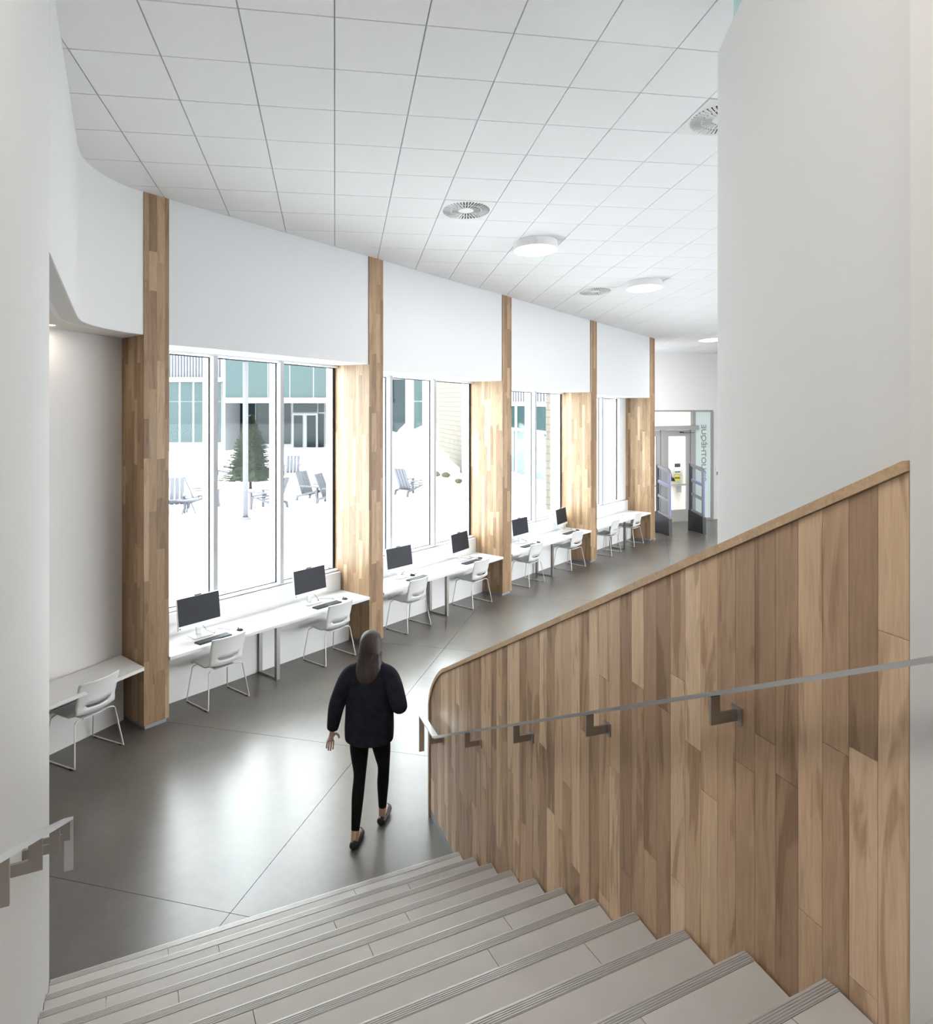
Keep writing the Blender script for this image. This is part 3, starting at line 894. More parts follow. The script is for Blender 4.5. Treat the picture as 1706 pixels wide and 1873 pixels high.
# ---------------------------------------------------------------- handrails
def rail_thing(name, base, out, dirn, pts, brackets, label, bdist):
    """pts: (s, z) along the wall; out: offset of the rail from the wall"""
    P = lambda s, z, o=0.0: base + dirn * s + out * o + Vector((0, 0, z))
    r = empty(name, P(pts[0][0], 0), label=label, cat='handrail', group='flat-bar stair handrails')
    m = MB(); RW, TH = 0.044, 0.014
    rs = []
    for i, (s, z) in enumerate(pts):
        a = pts[max(i - 1, 0)]; b = pts[min(i + 1, len(pts) - 1)]
        def nv(p, q):
            ds, dz = q[0] - p[0], q[1] - p[1]; L = math.hypot(ds, dz) or 1
            return Vector((-dz / L, ds / L))
        n1 = nv(a, (s, z)) if i else nv((s, z), b)
        n2 = nv((s, z), b) if i < len(pts) - 1 else n1
        n = (n1 + n2).normalized(); k = 1 / max(0.3, n.dot(n1))
        h = n * TH / 2 * k
        rs.append([P(s + h.x, z + h.y, -RW / 2), P(s + h.x, z + h.y, RW / 2), P(s - h.x, z - h.y, RW / 2), P(s - h.x, z - h.y, -RW / 2)])
    fix_normals(m.rings(rs).build('bar', 'steel_lt', r))
    for s, z in brackets:
        g_ = [P(s, z - 0.006, 0.0185), P(s, z - 0.006, -0.0185), P(s, z - 0.064, -0.0185), P(s, z - 0.064, -bdist + 0.001), P(s, z - 0.101, -bdist + 0.001), P(s, z - 0.101, 0.0185)]
        fix_normals(MB().prism(g_, dirn * 0.010).build('bracket', 'bronze', r))
        fix_normals(MB().prism([P(s - .022, z - .055, -bdist), P(s + .03, z - .055, -bdist), P(s + .03, z - .11, -bdist), P(s - .022, z - .11, -bdist)], out * 0.006).build('wall_plate', 'bronze', r))
rz = lambda s: 0.892 + 0.4992 * (s - 0.405)
rail_thing('handrail', G0 - GO * 0.095, -GO, GD, [(0.02, 0.60), (0.02, 0.892), (0.405, 0.892), (4.32, rz(4.32)), (6.2, rz(6.2))],
           [(s, 0.892 if s < 0.4 else rz(s)) for s in (0.30, 1.137, 1.96, 2.78, 3.62, 4.45, 5.28)],
           'flat steel handrail on the wood guard wall, right side of the stairs', 0.095)
LB = WJ - WOUT * 0.11
lz = lambda s: 1.927 + 0.5055 * (s - 1.72)
rail_thing('handrail', LB, -WOUT, WD, [(0.30, 0.93), (0.30, lz(0.30)), (3.5, lz(3.5))],
           [(s, lz(s)) for s in (0.55, 1.38, 2.2, 2.98)],
           'flat steel handrail on the white wall, left side of the stairs', 0.11)

# ---------------------------------------------------------------- chairs
def make_chair():
    r = empty('desk_chair', (0, 0, 0))
    prof = [(.235, .418), (.215, .436), (.17, .444), (.08, .440), (0, .432), (-.08, .428), (-.14, .436), (-.178, .458), (-.200, .492), (-.209, .515), (-.215, .545), (-.224, .60), (-.236, .66), (-.252, .72), (-.270, .775), (-.276, .788)]
    wid = [.40, .43, .44, .445, .445, .44, .435, .425, .42, .42, .42, .425, .43, .435, .435, .43]
    nc = 16; V = []; F = []
    for i, ((y, z), w_) in enumerate(zip(prof, wid)):
        for j in range(nc + 1):
            x = (j / nc - 0.5); c = (2 * x) ** 2
            yy, zz = y, z
            if i >= 7:                      # back wraps forward at its edges
                yy += 0.045 * c * min(1, (i - 6) / 3)
                if i in (9, 10): zz += 0.03 * c * 4 * 0.25
            elif i >= 2:
                zz += 0.018 * c
            if i >= 6 and i <= 8: zz += 0.02 * c
            if i == len(prof) - 1: zz -= 0.012 * max(0, c - 0.6)
            V.append((x * w_, yy, zz))
    for i in range(len(prof) - 1):
        for j in range(nc):
            if i == 9 and 3 <= j <= 12: continue          # lumbar slot
            a = i * (nc + 1) + j
            F.append((a, a + 1, a + nc + 2, a + nc + 1))
    m = MB(); m.v = [Vector(v) for v in V]; m.f = F
    # narrow the slot to a crescent
    for j in (3, 13): m.v[9 * (nc + 1) + j].z = m.v[10 * (nc + 1) + j].z - 0.001
    o = local('shell', m, 'plastic', r, smooth=True)
    md = o.modifiers.new('thick', 'SOLIDIFY'); md.thickness = 0.011; md.offset = 0
    for sx in (-1, 1):
        p = [(-.10, -.135, .414), (-.175, -.15, .414), (-.205, -.16, .408), (-.216, -.165, .392), (-.2615, -.228, .022), (-.265, -.232, .010), (-.265, -.222, .0085),
             (-.265, .215, .0085), (-.265, .226, .010), (-.262, .222, .024), (-.228, .165, .39), (-.217, .16, .408), (-.18, .155, .418), (-.10, .15, .422)]
        m = MB().tube([(-x * sx, y, z) for x, y, z in p], 0.0072, 8)
        local('sled_leg', m, 'rod', r, smooth=True)
        for y in (-.19, .18):
            local('glide', MB().box(.265 * sx - .011, .265 * sx + .011, y - .022, y + .022, 0.0, 0.007), 'rubber', r)
    local('seat_bracket', MB().box(-.12, .12, -.16, .17, .408, .418), 'plastic', r)
    return r
proto = make_chair()
CH = [(-0.54, -0.21, 64.8, 'white plastic sled chair at the alcove desk, nearest of all the chairs'),
      (0.93, -0.13, 51.4, 'white sled chair in front of the nearest computer in the first window bay'),
      (2.61, -0.13, 52.5, 'white sled chair in the first window bay, beside the second wood column'),
      (4.21, -0.085, 52.3, 'white sled chair just right of the second wood column'),
      (5.80, -0.08, 51.1, 'white sled chair just left of the third wood column'),
      (7.52, -0.07, 51.4, 'white sled chair just right of the third wood column'),
      (9.11, -0.06, 48.5, 'white sled chair just left of the fourth wood column'),
      (10.87, -0.04, 54.5, 'white sled chair right of the fourth wood column, at a desk without computers'),
      (12.10, -0.02, 52.3, 'farthest white sled chair, beside the last wood column')]
for n_, (t, d, ang, lab) in enumerate(CH):
    o = proto if n_ == 0 else copy_tree(proto)
    rot = math.radians(ang)
    fwd = Vector((-math.sin(rot), math.cos(rot), 0))
    o.location = W(t, d, 0) + fwd * 0.232
    o.rotation_euler = (0, 0, rot)
    props(o, lab, 'chair', 'white sled chairs along the window desks')

# ---------------------------------------------------------------- computers, keyboards, mice, cables
def rounded(mb, x0, x1, y0, y1, z0, z1, r=0.02, seg=4):
    pts_ = []
    for cx_, cy_, a0 in ((x1 - r, y1 - r, 0), (x0 + r, y1 - r, 1), (x0 + r, y0 + r, 2), (x1 - r, y0 + r, 3)):
        for i in range(seg + 1):
            a = (a0 + i / seg) * PI / 2
            pts_.append((cx_ + r * math.cos(a), cy_ + r * math.sin(a), z0))
    return mb.prism(pts_, (0, 0, z1 - z0))
def make_computer():
    r = empty('computer', (0, 0, 0))
    m = MB(); rounded(m, -.115, .115, -.10, .085, 0, 0.008, .012); local('stand_base', m, 'silver', r)
    local('stand_neck', MB().hexa([(-.028, .02, .008), (.028, .02, .008), (.028, .045, .008), (-.028, .045, .008), (-.028, .035, .27), (.028, .035, .27), (.028, .06, .27), (-.028, .06, .27)]), 'silver', r)
    tl = math.radians(7)
    T = lambda x, y, z: (x, y * math.cos(tl) + z * math.sin(tl), .115 - y * math.sin(tl) + z * math.cos(tl))
    def tb(x0, x1, y0, y1, z0, z1):
        return MB().hexa([T(x0, y0, z0), T(x1, y0, z0), T(x1, y1, z0), T(x0, y1, z0), T(x0, y0, z1), T(x1, y0, z1), T(x1, y1, z1), T(x0, y1, z1)])
    local('housing', tb(-.27, .27, -.008, .018, .045, .360), 'silver', r)
    local('chin', tb(-.27, .27, -.011, .018, 0, .044), 'silver', r)
    local('screen', tb(-.266, .266, -.0115, -.008, .046, .357), 'screen', r)
    wc = local('webcam', tb(-.045, .045, -.006, .012, .360, .374), 'black', r)
    local('logo_dot', tb(-.262, -.246, -.0125, -.011, .012, .028), 'key', r)
    return r
pc = make_computer()
PC = [(0.86, .37, 0, 'all-in-one computer with dark screen, nearest on the first window desk'),
      (2.53, .40, 0, 'all-in-one computer on the first window desk, beside the second wood column'),
      (4.31, .42, -3, 'all-in-one computer just right of the second wood column'),
      (5.83, .42, 7, 'all-in-one computer just left of the third wood column'),
      (7.72, .44, 0, 'all-in-one computer just right of the third wood column'),
      (9.30, .45, 8, 'farthest all-in-one computer, left of the fourth wood column')]
KB = [(0.89, .13, 2), (2.60, .14, 0), (4.42, .15, 3), (5.81, .17, 0), (7.56, .15, 0), (9.17, .19, 0)]
MS = [(1.26, .16, 1), (2.94, .17, 1), (4.50, .33, 1), (6.12, .22, 1), (7.92, .16, 1), (9.52, .2, 1)]
def make_keyboard():
    r = empty('keyboard', (0, 0, 0))
    m = MB(); rounded(m, -.215, .215, -.06, .06, 0.0, 0.012, .008); local('body', m, 'black', r)
    k = MB()
    for row in range(5):
        y = -.05 + row * .0205
        if row == 0:
            for x0, x1 in ((-.205, -.15), (-.145, -.06), (-.055, .05), (.055, .10), (.105, .2)): k.box(x0, x1, y, y + .017, .012, .017)
        else:
            n = 18
            for c in range(n):
                x = -.205 + c * .0229
                k.box(x, x + .0195, y, y + .017, .012, .017)
    local('keys', k, 'key', r)
    return r
kb = make_keyboard()
def make_mouse():
    r = empty('mouse', (0, 0, 0))
    m = MB()
    rs = []
    for i in range(1, 9):
        y = -.05 + .1 * i / 9
        q = math.sin(PI * i / 9) ** 0.6
        rs.append([(.031 * q * math.cos(a), y, max(0, .034 * q * math.sin(a) ** 1.0 * (1 - 0.25 * (i / 9)))) for a in [PI * j / 8 for j in range(9)]])
    m.rings(rs); fix_normals(local('body', m, 'black', r, smooth=True))
    local('wheel', MB().box(-.004, .004, .018, .032, .02, .034), 'key', r)
    return r
ms = make_mouse()
ZT = 0.7025
def put(src, n_, t, d, a):
    o = src if n_ == 0 else copy_tree(src)
    o.location = W(t, d, ZT); o.rotation_euler = (0, 0, WANG + math.radians(a))
    return o
WHERE = ['of the nearest computer on the first window desk', 'of the computer left of the second wood column', 'of the computer right of the second wood column',
         'of the computer left of the third wood column', 'of the computer right of the third wood column', 'of the farthest computer']
for n_, (t, d, a, lab) in enumerate(PC):
    props(put(pc, n_, t, d, a), lab, 'computer', 'all-in-one computers on the window desks')
for n_, (t, d, a) in enumerate(KB):
    props(put(kb, n_, t, d, a), 'flat dark keyboard in front ' + WHERE[n_], 'keyboard', 'keyboards on the window desks')
for n_, (t, d, a) in enumerate(MS):
    props(put(ms, n_, t, d, a + 15), 'small dark mouse beside the keyboard ' + WHERE[n_], 'mouse', 'computer mice on the window desks')
for n_, (t, d, a, lab) in enumerate(PC):
    rr = random.Random(n_)
    pts_ = [W(t + .03, d + .06, ZT + .16)]
    for i in range(1, 14):
        x = i / 13
        pts_.append(W(t + .03 + .30 * x + .03 * math.sin(9 * x + n_), d + .06 - .16 * x + .07 * math.sin(11 * x + n_ * 2), ZT + .005 + (.155 * (1 - x * 4) if x < .25 else 0.012 * abs(math.sin(7 * x)))))
    MB().tube(pts_, 0.0028, 6).build('cable', 'black', smooth=True, label='thin dark cable lying beside the stand ' + WHERE[n_], cat='cable', group='loose cables on the window desks')
    pts_ = [W(t - .02, d + .06, ZT + .15), W(t - .06, d + .10, ZT + .08), W(t - .13, d + .08, ZT + .02), W(t - .17, d + .0, ZT + .005), W(t - .10, d - .12, ZT + .004)]
    MB().tube(pts_, 0.0024, 6).build('cable', 'silver', smooth=True, label='pale cable looping left under the screen ' + WHERE[n_], cat='cable', group='loose cables on the window desks')
cg = empty('cable_grommet', W(11.95, 0.33, ZT), label='small round cable grommet on the desk without computers', cat='grommet')
MB().disc(W(11.95, .33, ZT - 0.0003), 0.045, 0.004).build('ring', 'silver', cg)
MB().disc(W(11.95, .33, ZT + 0.0037), 0.03, 0.001).build('opening', 'dark', cg)  # dark disc painted as the shaded hole

# ---------------------------------------------------------------- people
def skin_mesh(name, J, E_, sub=2):
    """J: {key: (x, y, z, rx[, ry])}; E_: edges; returns a smooth mesh"""
    keys = list(J); idx = {k: i for i, k in enumerate(keys)}
    me = bpy.data.meshes.new(name)
    me.from_pydata([J[k][:3] for k in keys], [(idx[a], idx[b]) for a, b in E_], [])
    o = bpy.data.objects.new(name, me); COL.objects.link(o)
    md = o.modifiers.new('skin', 'SKIN'); md.use_smooth_shade = True; md.branch_smoothing = 0.6
    sv = me.skin_vertices[0].data
    for k in keys:
        r = J[k][3:]
        sv[idx[k]].radius = (r[0], r[-1])
        sv[idx[k]].use_root = (k == keys[0])
    ms_ = o.modifiers.new('sub', 'SUBSURF'); ms_.levels = sub; ms_.render_levels = sub
    dg = bpy.context.evaluated_depsgraph_get()
    out = bpy.data.meshes.new_from_object(o.evaluated_get(dg))
    bpy.data.objects.remove(o); bpy.data.meshes.remove(me)
    for p in out.polygons: p.use_smooth = True
    return out

M['skin'] = mat('skin', (0.50, 0.33, 0.25), 0.55)
M['leggings'] = mat('black_leggings', (0.004, 0.004, 0.005), 0.75, spec=0.2)
M['navy'] = speckle(mat('navy_knit', (0.013, 0.0145, 0.025), 0.85, spec=0.2), 18, 0.35)
M['hair'] = speckle(mat('brown_hair', (0.030, 0.019, 0.014), 0.55), 40, 0.4, stretch=(1, 1, 0.15))
M['shoe'] = mat('black_shoe', (0.015, 0.014, 0.014), 0.5)
M['white_'] = mat('eye_white', (0.75, 0.75, 0.75), 0.3)
M['lip'] = mat('lips', (0.36, 0.14, 0.12), 0.5)

def fingers(J, E_, side, wrist, hdir, out, curl):
    """palm, four fingers and a thumb grown from the wrist joint"""
    wv = Vector(wrist); h = Vector(hdir).normalized(); o = Vector(out).normalized(); n = h.cross(o).normalized()
    kp = side + 'palm'
    p = wv + h * 0.05; J[kp] = (*p, 0.020, 0.030); E_.append((side + 'wr', kp))
    kk = side + 'knuck'
    p2 = wv + h * 0.085; J[kk] = (*p2, 0.017, 0.034); E_.append((kp, kk))
    for f, (off, L) in enumerate(((0.027, 0.068), (0.009, 0.078), (-0.009, 0.074), (-0.026, 0.058))):
        pr = kk; base = p2 + o * off + h * 0.012; d = h.copy(); q = base
        for jn in range(3):
            if jn: d = (d + n * curl).normalized()
            key = '%sf%d%d' % (side, f, jn)
            if jn == 0: q = base
            else: q = q + d * L * (0.55 if jn == 1 else 0.45)
            J[key] = (*q, 0.0085 - 0.0008 * jn); E_.append((pr, key)); pr = key
    t0 = wv + h * 0.03 + o * 0.030; J[side + 't0'] = (*t0, 0.012); E_.append((kp, side + 't0'))
    t1 = t0 + (h * 0.6 + o * 0.8).normalized() * 0.032; J[side + 't1'] = (*t1, 0.0095); E_.append((side + 't0', side + 't1'))
    t2 = t1 + (h * 0.9 + o * 0.3 + n * curl * .4).normalized() * 0.028; J[side + 't2'] = (*t2, 0.0085); E_.append((side + 't1', side + 't2'))

def person(name, loc, rz, pose, mats, label, scale=1.0):
    r = empty(name, loc, rz, label=label, cat='person')
    r.scale = (scale,) * 3
    J = {'pel': (0, 0, .90, .125, .095), 'wai': (0, .015, 1.05, .110, .085), 'che': (0, .035, 1.22, .135, .095), 'clav': (0, .04, 1.345, .105, .065),
         'neck': (0, .055, 1.42, .047), 'hd0': (0, .072, 1.475, .062, .066), 'hd1': (0, .085, 1.545, .070, .085), 'hd2': (0, .080, 1.615, .055, .066)}
    E_ = [('pel', 'wai'), ('wai', 'che'), ('che', 'clav'), ('clav', 'neck'), ('neck', 'hd0'), ('hd0', 'hd1'), ('hd1', 'hd2')]
    for s in ('L', 'R'):
        P = pose[s]
        sx = -1 if s == 'L' else 1
        J[s + 'sh'] = (sx * .165, .035, 1.335, .055); E_.append(('clav', s + 'sh'))
        J[s + 'el'] = (*P['el'], .040); J[s + 'fo'] = (*((Vector(P['el']) * .6 + Vector(P['wr']) * .4)), .038); J[s + 'wr'] = (*P['wr'], .025, .021)
        E_ += [(s + 'sh', s + 'el'), (s + 'el', s + 'fo'), (s + 'fo', s + 'wr')]
        h = Vector(P['wr']) - Vector(P['el'])
        fingers(J, E_, s, P['wr'], P.get('hd', h), P.get('th', (0, 1, 0)), 0.45 if s == 'L' else 0.6)
        J[s + 'hip'] = (sx * .085, 0, .865, .092, .095); E_.append(('pel', s + 'hip'))
        kn, an = Vector(P['kn']), Vector(P['an'])
        hp = Vector(J[s + 'hip'][:3])
        th_ = hp.lerp(kn, .5); J[s + 'th'] = (*th_, .076, .080)
        J[s + 'kn'] = (*kn, .052); ca = kn.lerp(an, .35) + Vector((0, -.018, 0)); J[s + 'ca'] = (*ca, .053)
        J[s + 'an'] = (*an, .033); he = an + Vector(P['heel']); J[s + 'he'] = (*he, .030)
        ba = he + Vector(P['foot']) * .14; to = he + Vector(P['foot']) * .20
        J[s + 'ba'] = (*ba, .032, .022); J[s + 'to'] = (*to, .024, .014)
        E_ += [(s + 'hip', s + 'th'), (s + 'th', s + 'kn'), (s + 'kn', s + 'ca'), (s + 'ca', s + 'an'), (s + 'an', s + 'he'), (s + 'he', s + 'ba'), (s + 'ba', s + 'to')]
    me = skin_mesh('body', J, E_)
    for m_ in ('skin', mats['legs']): me.materials.append(M[m_])
    ank = {s: Vector(pose[s]['an']) for s in 'LR'}
    for p in me.polygons:
        c = p.center
        leg = c.z < 1.0 and abs(c.x) < .24
        near = min((c - ank[s]).length for s in 'LR')
        s = 'L' if (c - ank['L']).length < (c - ank['R']).length else 'R'
        onfoot = near < .15 and c.z < ank[s].z + 0.035
        hand = any((c - Vector(pose[q]['wr'])).length < .2 for q in 'LR') and c.z > .5 and abs(c.x) > .16
        p.material_index = 1 if (leg and not onfoot and not hand) else 0
    b = bpy.data.objects.new('body', me); COL.objects.link(b); b.parent = r
    # loose top with sleeves, a shell around trunk and arms
    def shell_ring(c, rx, ry, n=20):
        return [Vector(c) + Vector((rx * math.cos(2 * PI * i / n), ry * math.sin(2 * PI * i / n), 0)) for i in range(n)]
    hem = mats['hem']
    T = MB()
    T.rings([shell_ring((0, .0, hem), .200, .165), shell_ring((0, .004, hem + .10), .205, .165), shell_ring((0, .012, 1.02), .198, .150), shell_ring((0, .028, 1.16), .200, .145),
             shell_ring((0, .036, 1.27), .205, .135), shell_ring((0, .04, 1.335), .185, .110), shell_ring((0, .045, 1.385), .125, .085), shell_ring((0, .052, 1.425), .066, .066)], cap=False)
    o = local('top', T, mats['top'], r, smooth=True)
    md = o.modifiers.new('thick', 'SOLIDIFY'); md.thickness = .008
    o.modifiers.new('sub', 'SUBSURF').render_levels = 2
    for s in 'LR':
        sx = -1 if s == 'L' else 1
        P = pose[s]; a = Vector((sx * .085, .035, 1.345)); e = Vector(P['el']); wv = Vector(P['wr'])
        pts_ = [a, Vector((sx * .165, .032, 1.315)), Vector((sx * .165, .03, 1.315)).lerp(e, .55), e, e.lerp(wv, .35), e.lerp(wv, .95)]
        rad = [.060, .078, .070, .060, .055, .042]
        rs = []
        for i, p in enumerate(pts_):
            d = (pts_[min(i + 1, 5)] - pts_[max(i - 1, 0)]).normalized()
            u_ = d.cross(Vector((0, 1, 0.2))).normalized(); v_ = u_.cross(d)
            rs.append([p + (u_ * math.cos(2 * PI * j / 14) + v_ * math.sin(2 * PI * j / 14)) * rad[i] for j in range(14)])
        o = local('sleeve', MB().rings(rs, cap=False), mats['top'], r, smooth=True)
        o.modifiers.new('thick', 'SOLIDIFY').thickness = .006
        o.modifiers.new('sub', 'SUBSURF').render_levels = 2
        # flat shoe around the foot
        an = Vector(P['an']); he = an + Vector(P['heel']); fd = Vector(P['foot']); up = Vector((0, 0, 1)); side = fd.cross(up).normalized(); up = side.cross(fd).normalized()
        rs = []
        for q, wd, hh in ((-.045, .022, .030), (-.03, .034, .040), (.02, .036, .030), (.08, .042, .028), (.13, .045, .030), (.175, .040, .026), (.21, .022, .016)):
            c = he + fd * q - up * .012
            rs.append([c + side * wd * math.cos(2 * PI * j / 14) + up * (hh * math.sin(2 * PI * j / 14) * (1 if math.sin(2 * PI * j / 14) > 0 else .75)) for j in range(14)])
        o = local('shoe', MB().rings(rs), 'shoe', r, smooth=True)
    # face
    for sx in (-1, 1):
        o = local('eye', MB().ell((sx * .030, .162, 1.552), .013, .008, .008, 10, 6), 'white_', r, smooth=True)
        local('ear', MB().ell((sx * .073, .075, 1.54), .010, .018, .028, 10, 6), 'skin', r, smooth=True)
    local('nose', MB().hexa([(-.013, .158, 1.505), (.013, .158, 1.505), (.010, .186, 1.508), (-.010, .186, 1.508), (-.006, .160, 1.555), (.006, .160, 1.555), (.005, .168, 1.552), (-.005, .168, 1.552)]), 'skin', r)
    local('mouth', MB().ell((0, .152, 1.480), .022, .010, .007, 10, 6), 'lip', r, smooth=True)
    # hair
    H = MB()
    rs = []
    for z, rx, ry, cy in mats['hair_rings']:
        rs.append([Vector((rx * math.cos(a), cy + ry * math.sin(a), z)) for a in [2 * PI * i / 22 for i in range(22)]])
    H.rings(rs)
    o = local('hair', H, mats['hair'], r, smooth=True)
    o.modifiers.new('sub', 'SUBSURF').render_levels = 2
    # strands give the hair an uneven edge
    S_ = MB(); rr = random.Random(3)
    for q in range(90):
        a = rr.uniform(PI * 1.0, PI * 2.0); ra = rr.uniform(.074, .098)
        z0 = rr.uniform(1.40, 1.50); L = rr.uniform(.12, mats['len'])
        p = [Vector((ra * math.cos(a) * .95, .04 + ra * math.sin(a) * 1.0, z0))]
        for i in range(1, 5):
            p.append(p[-1] + Vector((rr.uniform(-.012, .012), rr.uniform(-.012, .006), -L / 4)))
        S_.tube(p, .011, 5, .003)
    local('hair_strands', S_, mats['hair'], r, smooth=True)
    return r

walk = {'L': dict(el=(-.255, -.055, 1.09), wr=(-.30, -.02, .865), kn=(-.085, .035, .49), an=(-.085, -.115, .095), heel=(0, -.022, -.055), foot=(0, .99, -.05), th=(1, .3, 0)),
        'R': dict(el=(.275, -.10, 1.10), wr=(.215, .13, 1.03), kn=(.085, .16, .50), an=(.06, .215, .10), heel=(0, -.022, -.055), foot=(0.05, .99, .02), th=(-1, .2, .3), hd=(-.25, .95, .1))}
long_hair = [(1.652, .030, .035, .070), (1.635, .066, .076, .066), (1.59, .088, .098, .056), (1.53, .092, .092, .042), (1.46, .092, .070, .016), (1.39, .104, .058, -.020), (1.33, .098, .046, -.055), (1.285, .06, .030, -.078), (1.27, .03, .015, -.08)]
person('person', (-0.775, 5.56, 0), math.radians(-6), walk, dict(legs='leggings', top='navy', hair='hair', hem=.80, hair_rings=long_hair, len=.30),
       'person walking away across the concrete floor in navy top and black leggings', 0.985)
stand = {'L': dict(el=(-.25, .02, 1.09), wr=(-.24, .18, .93), kn=(-.09, .02, .48), an=(-.09, -.02, .095), heel=(0, -.022, -.055), foot=(0, 1, 0), th=(1, .3, 0)),
         'R': dict(el=(.25, .03, 1.09), wr=(.23, .22, 1.05), kn=(.09, .02, .48), an=(.09, -.02, .095), heel=(0, -.022, -.055), foot=(0, 1, 0), th=(-1, .2, .3))}
short_hair = [(1.655, .030, .035, .065), (1.638, .066, .076, .060), (1.59, .082, .092, .052), (1.53, .082, .078, .036), (1.47, .066, .05, .022), (1.44, .03, .02, .02)]
M['trouser'] = mat('grey_trousers', (0.16, 0.15, 0.13), 0.8)
M['jacket'] = mat('dark_jacket', (0.02, 0.018, 0.024), 0.8)
person('person', tuple(FW(1.02, 1.0, 0)), math.radians(-65), stand, dict(legs='trouser', top='jacket', hair='hair', hem=.80, hair_rings=short_hair, len=.13),
       'distant person in dark jacket standing behind the glass entrance door', 1.05)

# ---------------------------------------------------------------- outdoors: snow, buildings, furniture, tree
GZ = 0.2
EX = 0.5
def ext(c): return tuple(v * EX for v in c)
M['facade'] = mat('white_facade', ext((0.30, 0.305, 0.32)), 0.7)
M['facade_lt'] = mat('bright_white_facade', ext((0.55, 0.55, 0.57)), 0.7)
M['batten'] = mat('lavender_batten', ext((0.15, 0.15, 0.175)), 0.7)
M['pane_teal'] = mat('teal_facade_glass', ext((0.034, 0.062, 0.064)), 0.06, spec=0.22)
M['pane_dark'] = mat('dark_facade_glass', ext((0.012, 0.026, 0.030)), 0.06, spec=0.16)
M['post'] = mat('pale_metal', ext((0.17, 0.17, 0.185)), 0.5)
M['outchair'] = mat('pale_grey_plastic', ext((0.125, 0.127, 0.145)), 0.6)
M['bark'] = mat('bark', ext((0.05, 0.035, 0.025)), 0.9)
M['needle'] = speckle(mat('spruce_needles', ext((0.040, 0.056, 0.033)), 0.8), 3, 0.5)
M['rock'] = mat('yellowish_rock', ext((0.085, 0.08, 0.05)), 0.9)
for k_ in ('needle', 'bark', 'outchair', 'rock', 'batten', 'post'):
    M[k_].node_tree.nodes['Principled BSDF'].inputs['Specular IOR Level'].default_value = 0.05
def brick_mat():
    m = mat('tan_masonry', (0.1, 0.09, 0.075), 0.9)
    n, l, b = nodes_of(m)
    tc = n.new('ShaderNodeTexCoord'); mp = n.new('ShaderNodeMapping')
    mp.inputs['Rotation'].default_value = (PI / 2, 0, 0)
    l.new(tc.outputs['Object'], mp.inputs[0])
    cb = n.new('ShaderNodeCombineXYZ'); sp = n.new('ShaderNodeSeparateXYZ'); l.new(tc.outputs['Object'], sp.inputs[0])
    ad = n.new('ShaderNodeMath'); ad.operation = 'SUBTRACT'; l.new(sp.outputs[0], ad.inputs[0]); l.new(sp.outputs[1], ad.inputs[1])
    l.new(ad.outputs[0], cb.inputs[0]); l.new(sp.outputs[2], cb.inputs[1])
    t = n.new('ShaderNodeTexBrick'); t.inputs['Scale'].default_value = 1.0
    t.inputs['Color1'].default_value = (*ext((0.175, 0.150, 0.118)), 1); t.inputs['Color2'].default_value = (*ext((0.150, 0.128, 0.098)), 1); t.inputs['Mortar'].default_value = (*ext((0.105, 0.09, 0.07)), 1)
    t.inputs['Mortar Size'].default_value = 0.02; t.inputs['Brick Width'].default_value = 0.36; t.inputs['Row Height'].default_value = 0.22
    l.new(cb.outputs[0], t.inputs[0]); l.new(t.outputs[0], b.inputs['Base Color'])
    return m
M['brick'] = brick_mat()

# snow surface of the courtyard (fine unevenness, lower mounds by the wall)
V = []; F = []; NX, NY = 110, 80
for j in range(NY + 1):
    for i in range(NX + 1):
        t = -22 + 62 * i / NX; d = 0.92 + 62 * (j / NY) ** 1.7
        p = W(t, d, 0)
        z = GZ + 0.10 * noise.noise(Vector((p.x * .5, p.y * .5, 0))) + 0.05 * noise.noise(Vector((p.x * 1.7, p.y * 1.7, 4)))
        V.append(Vector((p.x, p.y, z)))
for j in range(NY):
    for i in range(NX):
        a = j * (NX + 1) + i
        F.append((a, a + 1, a + NX + 2, a + NX + 1))
m = MB(); m.v = V; m.f = F
fix_normals(m.build('ground_courtyard', 'snow', smooth=True, kind='structure'))
q = MB(); q.box(-150, 150, -80, 150, -0.62, -0.60); q.build('ground', 'snow', kind='structure')

# building across the courtyard, frontal, about 46 m away
def far(x, y, Y): return Vector(((x - 853) / 1277 * Y, Y, EYE - (y - 733) / 1277 * Y))
bA = empty('building', far(420, 824, 46), label='white and teal glazed building across the snowy courtyard', cat='building')
def rect(n, m, x0, x1, y0, y1, Y, th=0.3, parent=bA):
    a, b = far(x0, y1, Y), far(x1, y0, Y)
    q = MB(); q.box(min(a.x, b.x), max(a.x, b.x), Y, Y + th, a.z, b.z); return q.build(n, m, parent)
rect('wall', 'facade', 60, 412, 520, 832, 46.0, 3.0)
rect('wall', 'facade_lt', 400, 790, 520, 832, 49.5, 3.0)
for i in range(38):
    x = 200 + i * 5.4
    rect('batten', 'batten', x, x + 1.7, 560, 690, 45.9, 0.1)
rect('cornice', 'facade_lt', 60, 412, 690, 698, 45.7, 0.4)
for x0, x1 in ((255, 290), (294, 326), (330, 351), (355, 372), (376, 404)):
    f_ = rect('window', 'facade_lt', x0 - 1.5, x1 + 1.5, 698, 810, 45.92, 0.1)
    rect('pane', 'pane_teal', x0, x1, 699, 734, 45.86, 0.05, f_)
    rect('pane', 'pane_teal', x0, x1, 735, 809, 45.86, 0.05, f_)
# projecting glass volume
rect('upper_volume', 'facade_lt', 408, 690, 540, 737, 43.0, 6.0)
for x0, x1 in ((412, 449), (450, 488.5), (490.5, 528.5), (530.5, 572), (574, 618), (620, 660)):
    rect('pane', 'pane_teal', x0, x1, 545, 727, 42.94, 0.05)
rect('slab_edge', 'facade_lt', 408, 690, 728, 737, 42.7, 0.4)
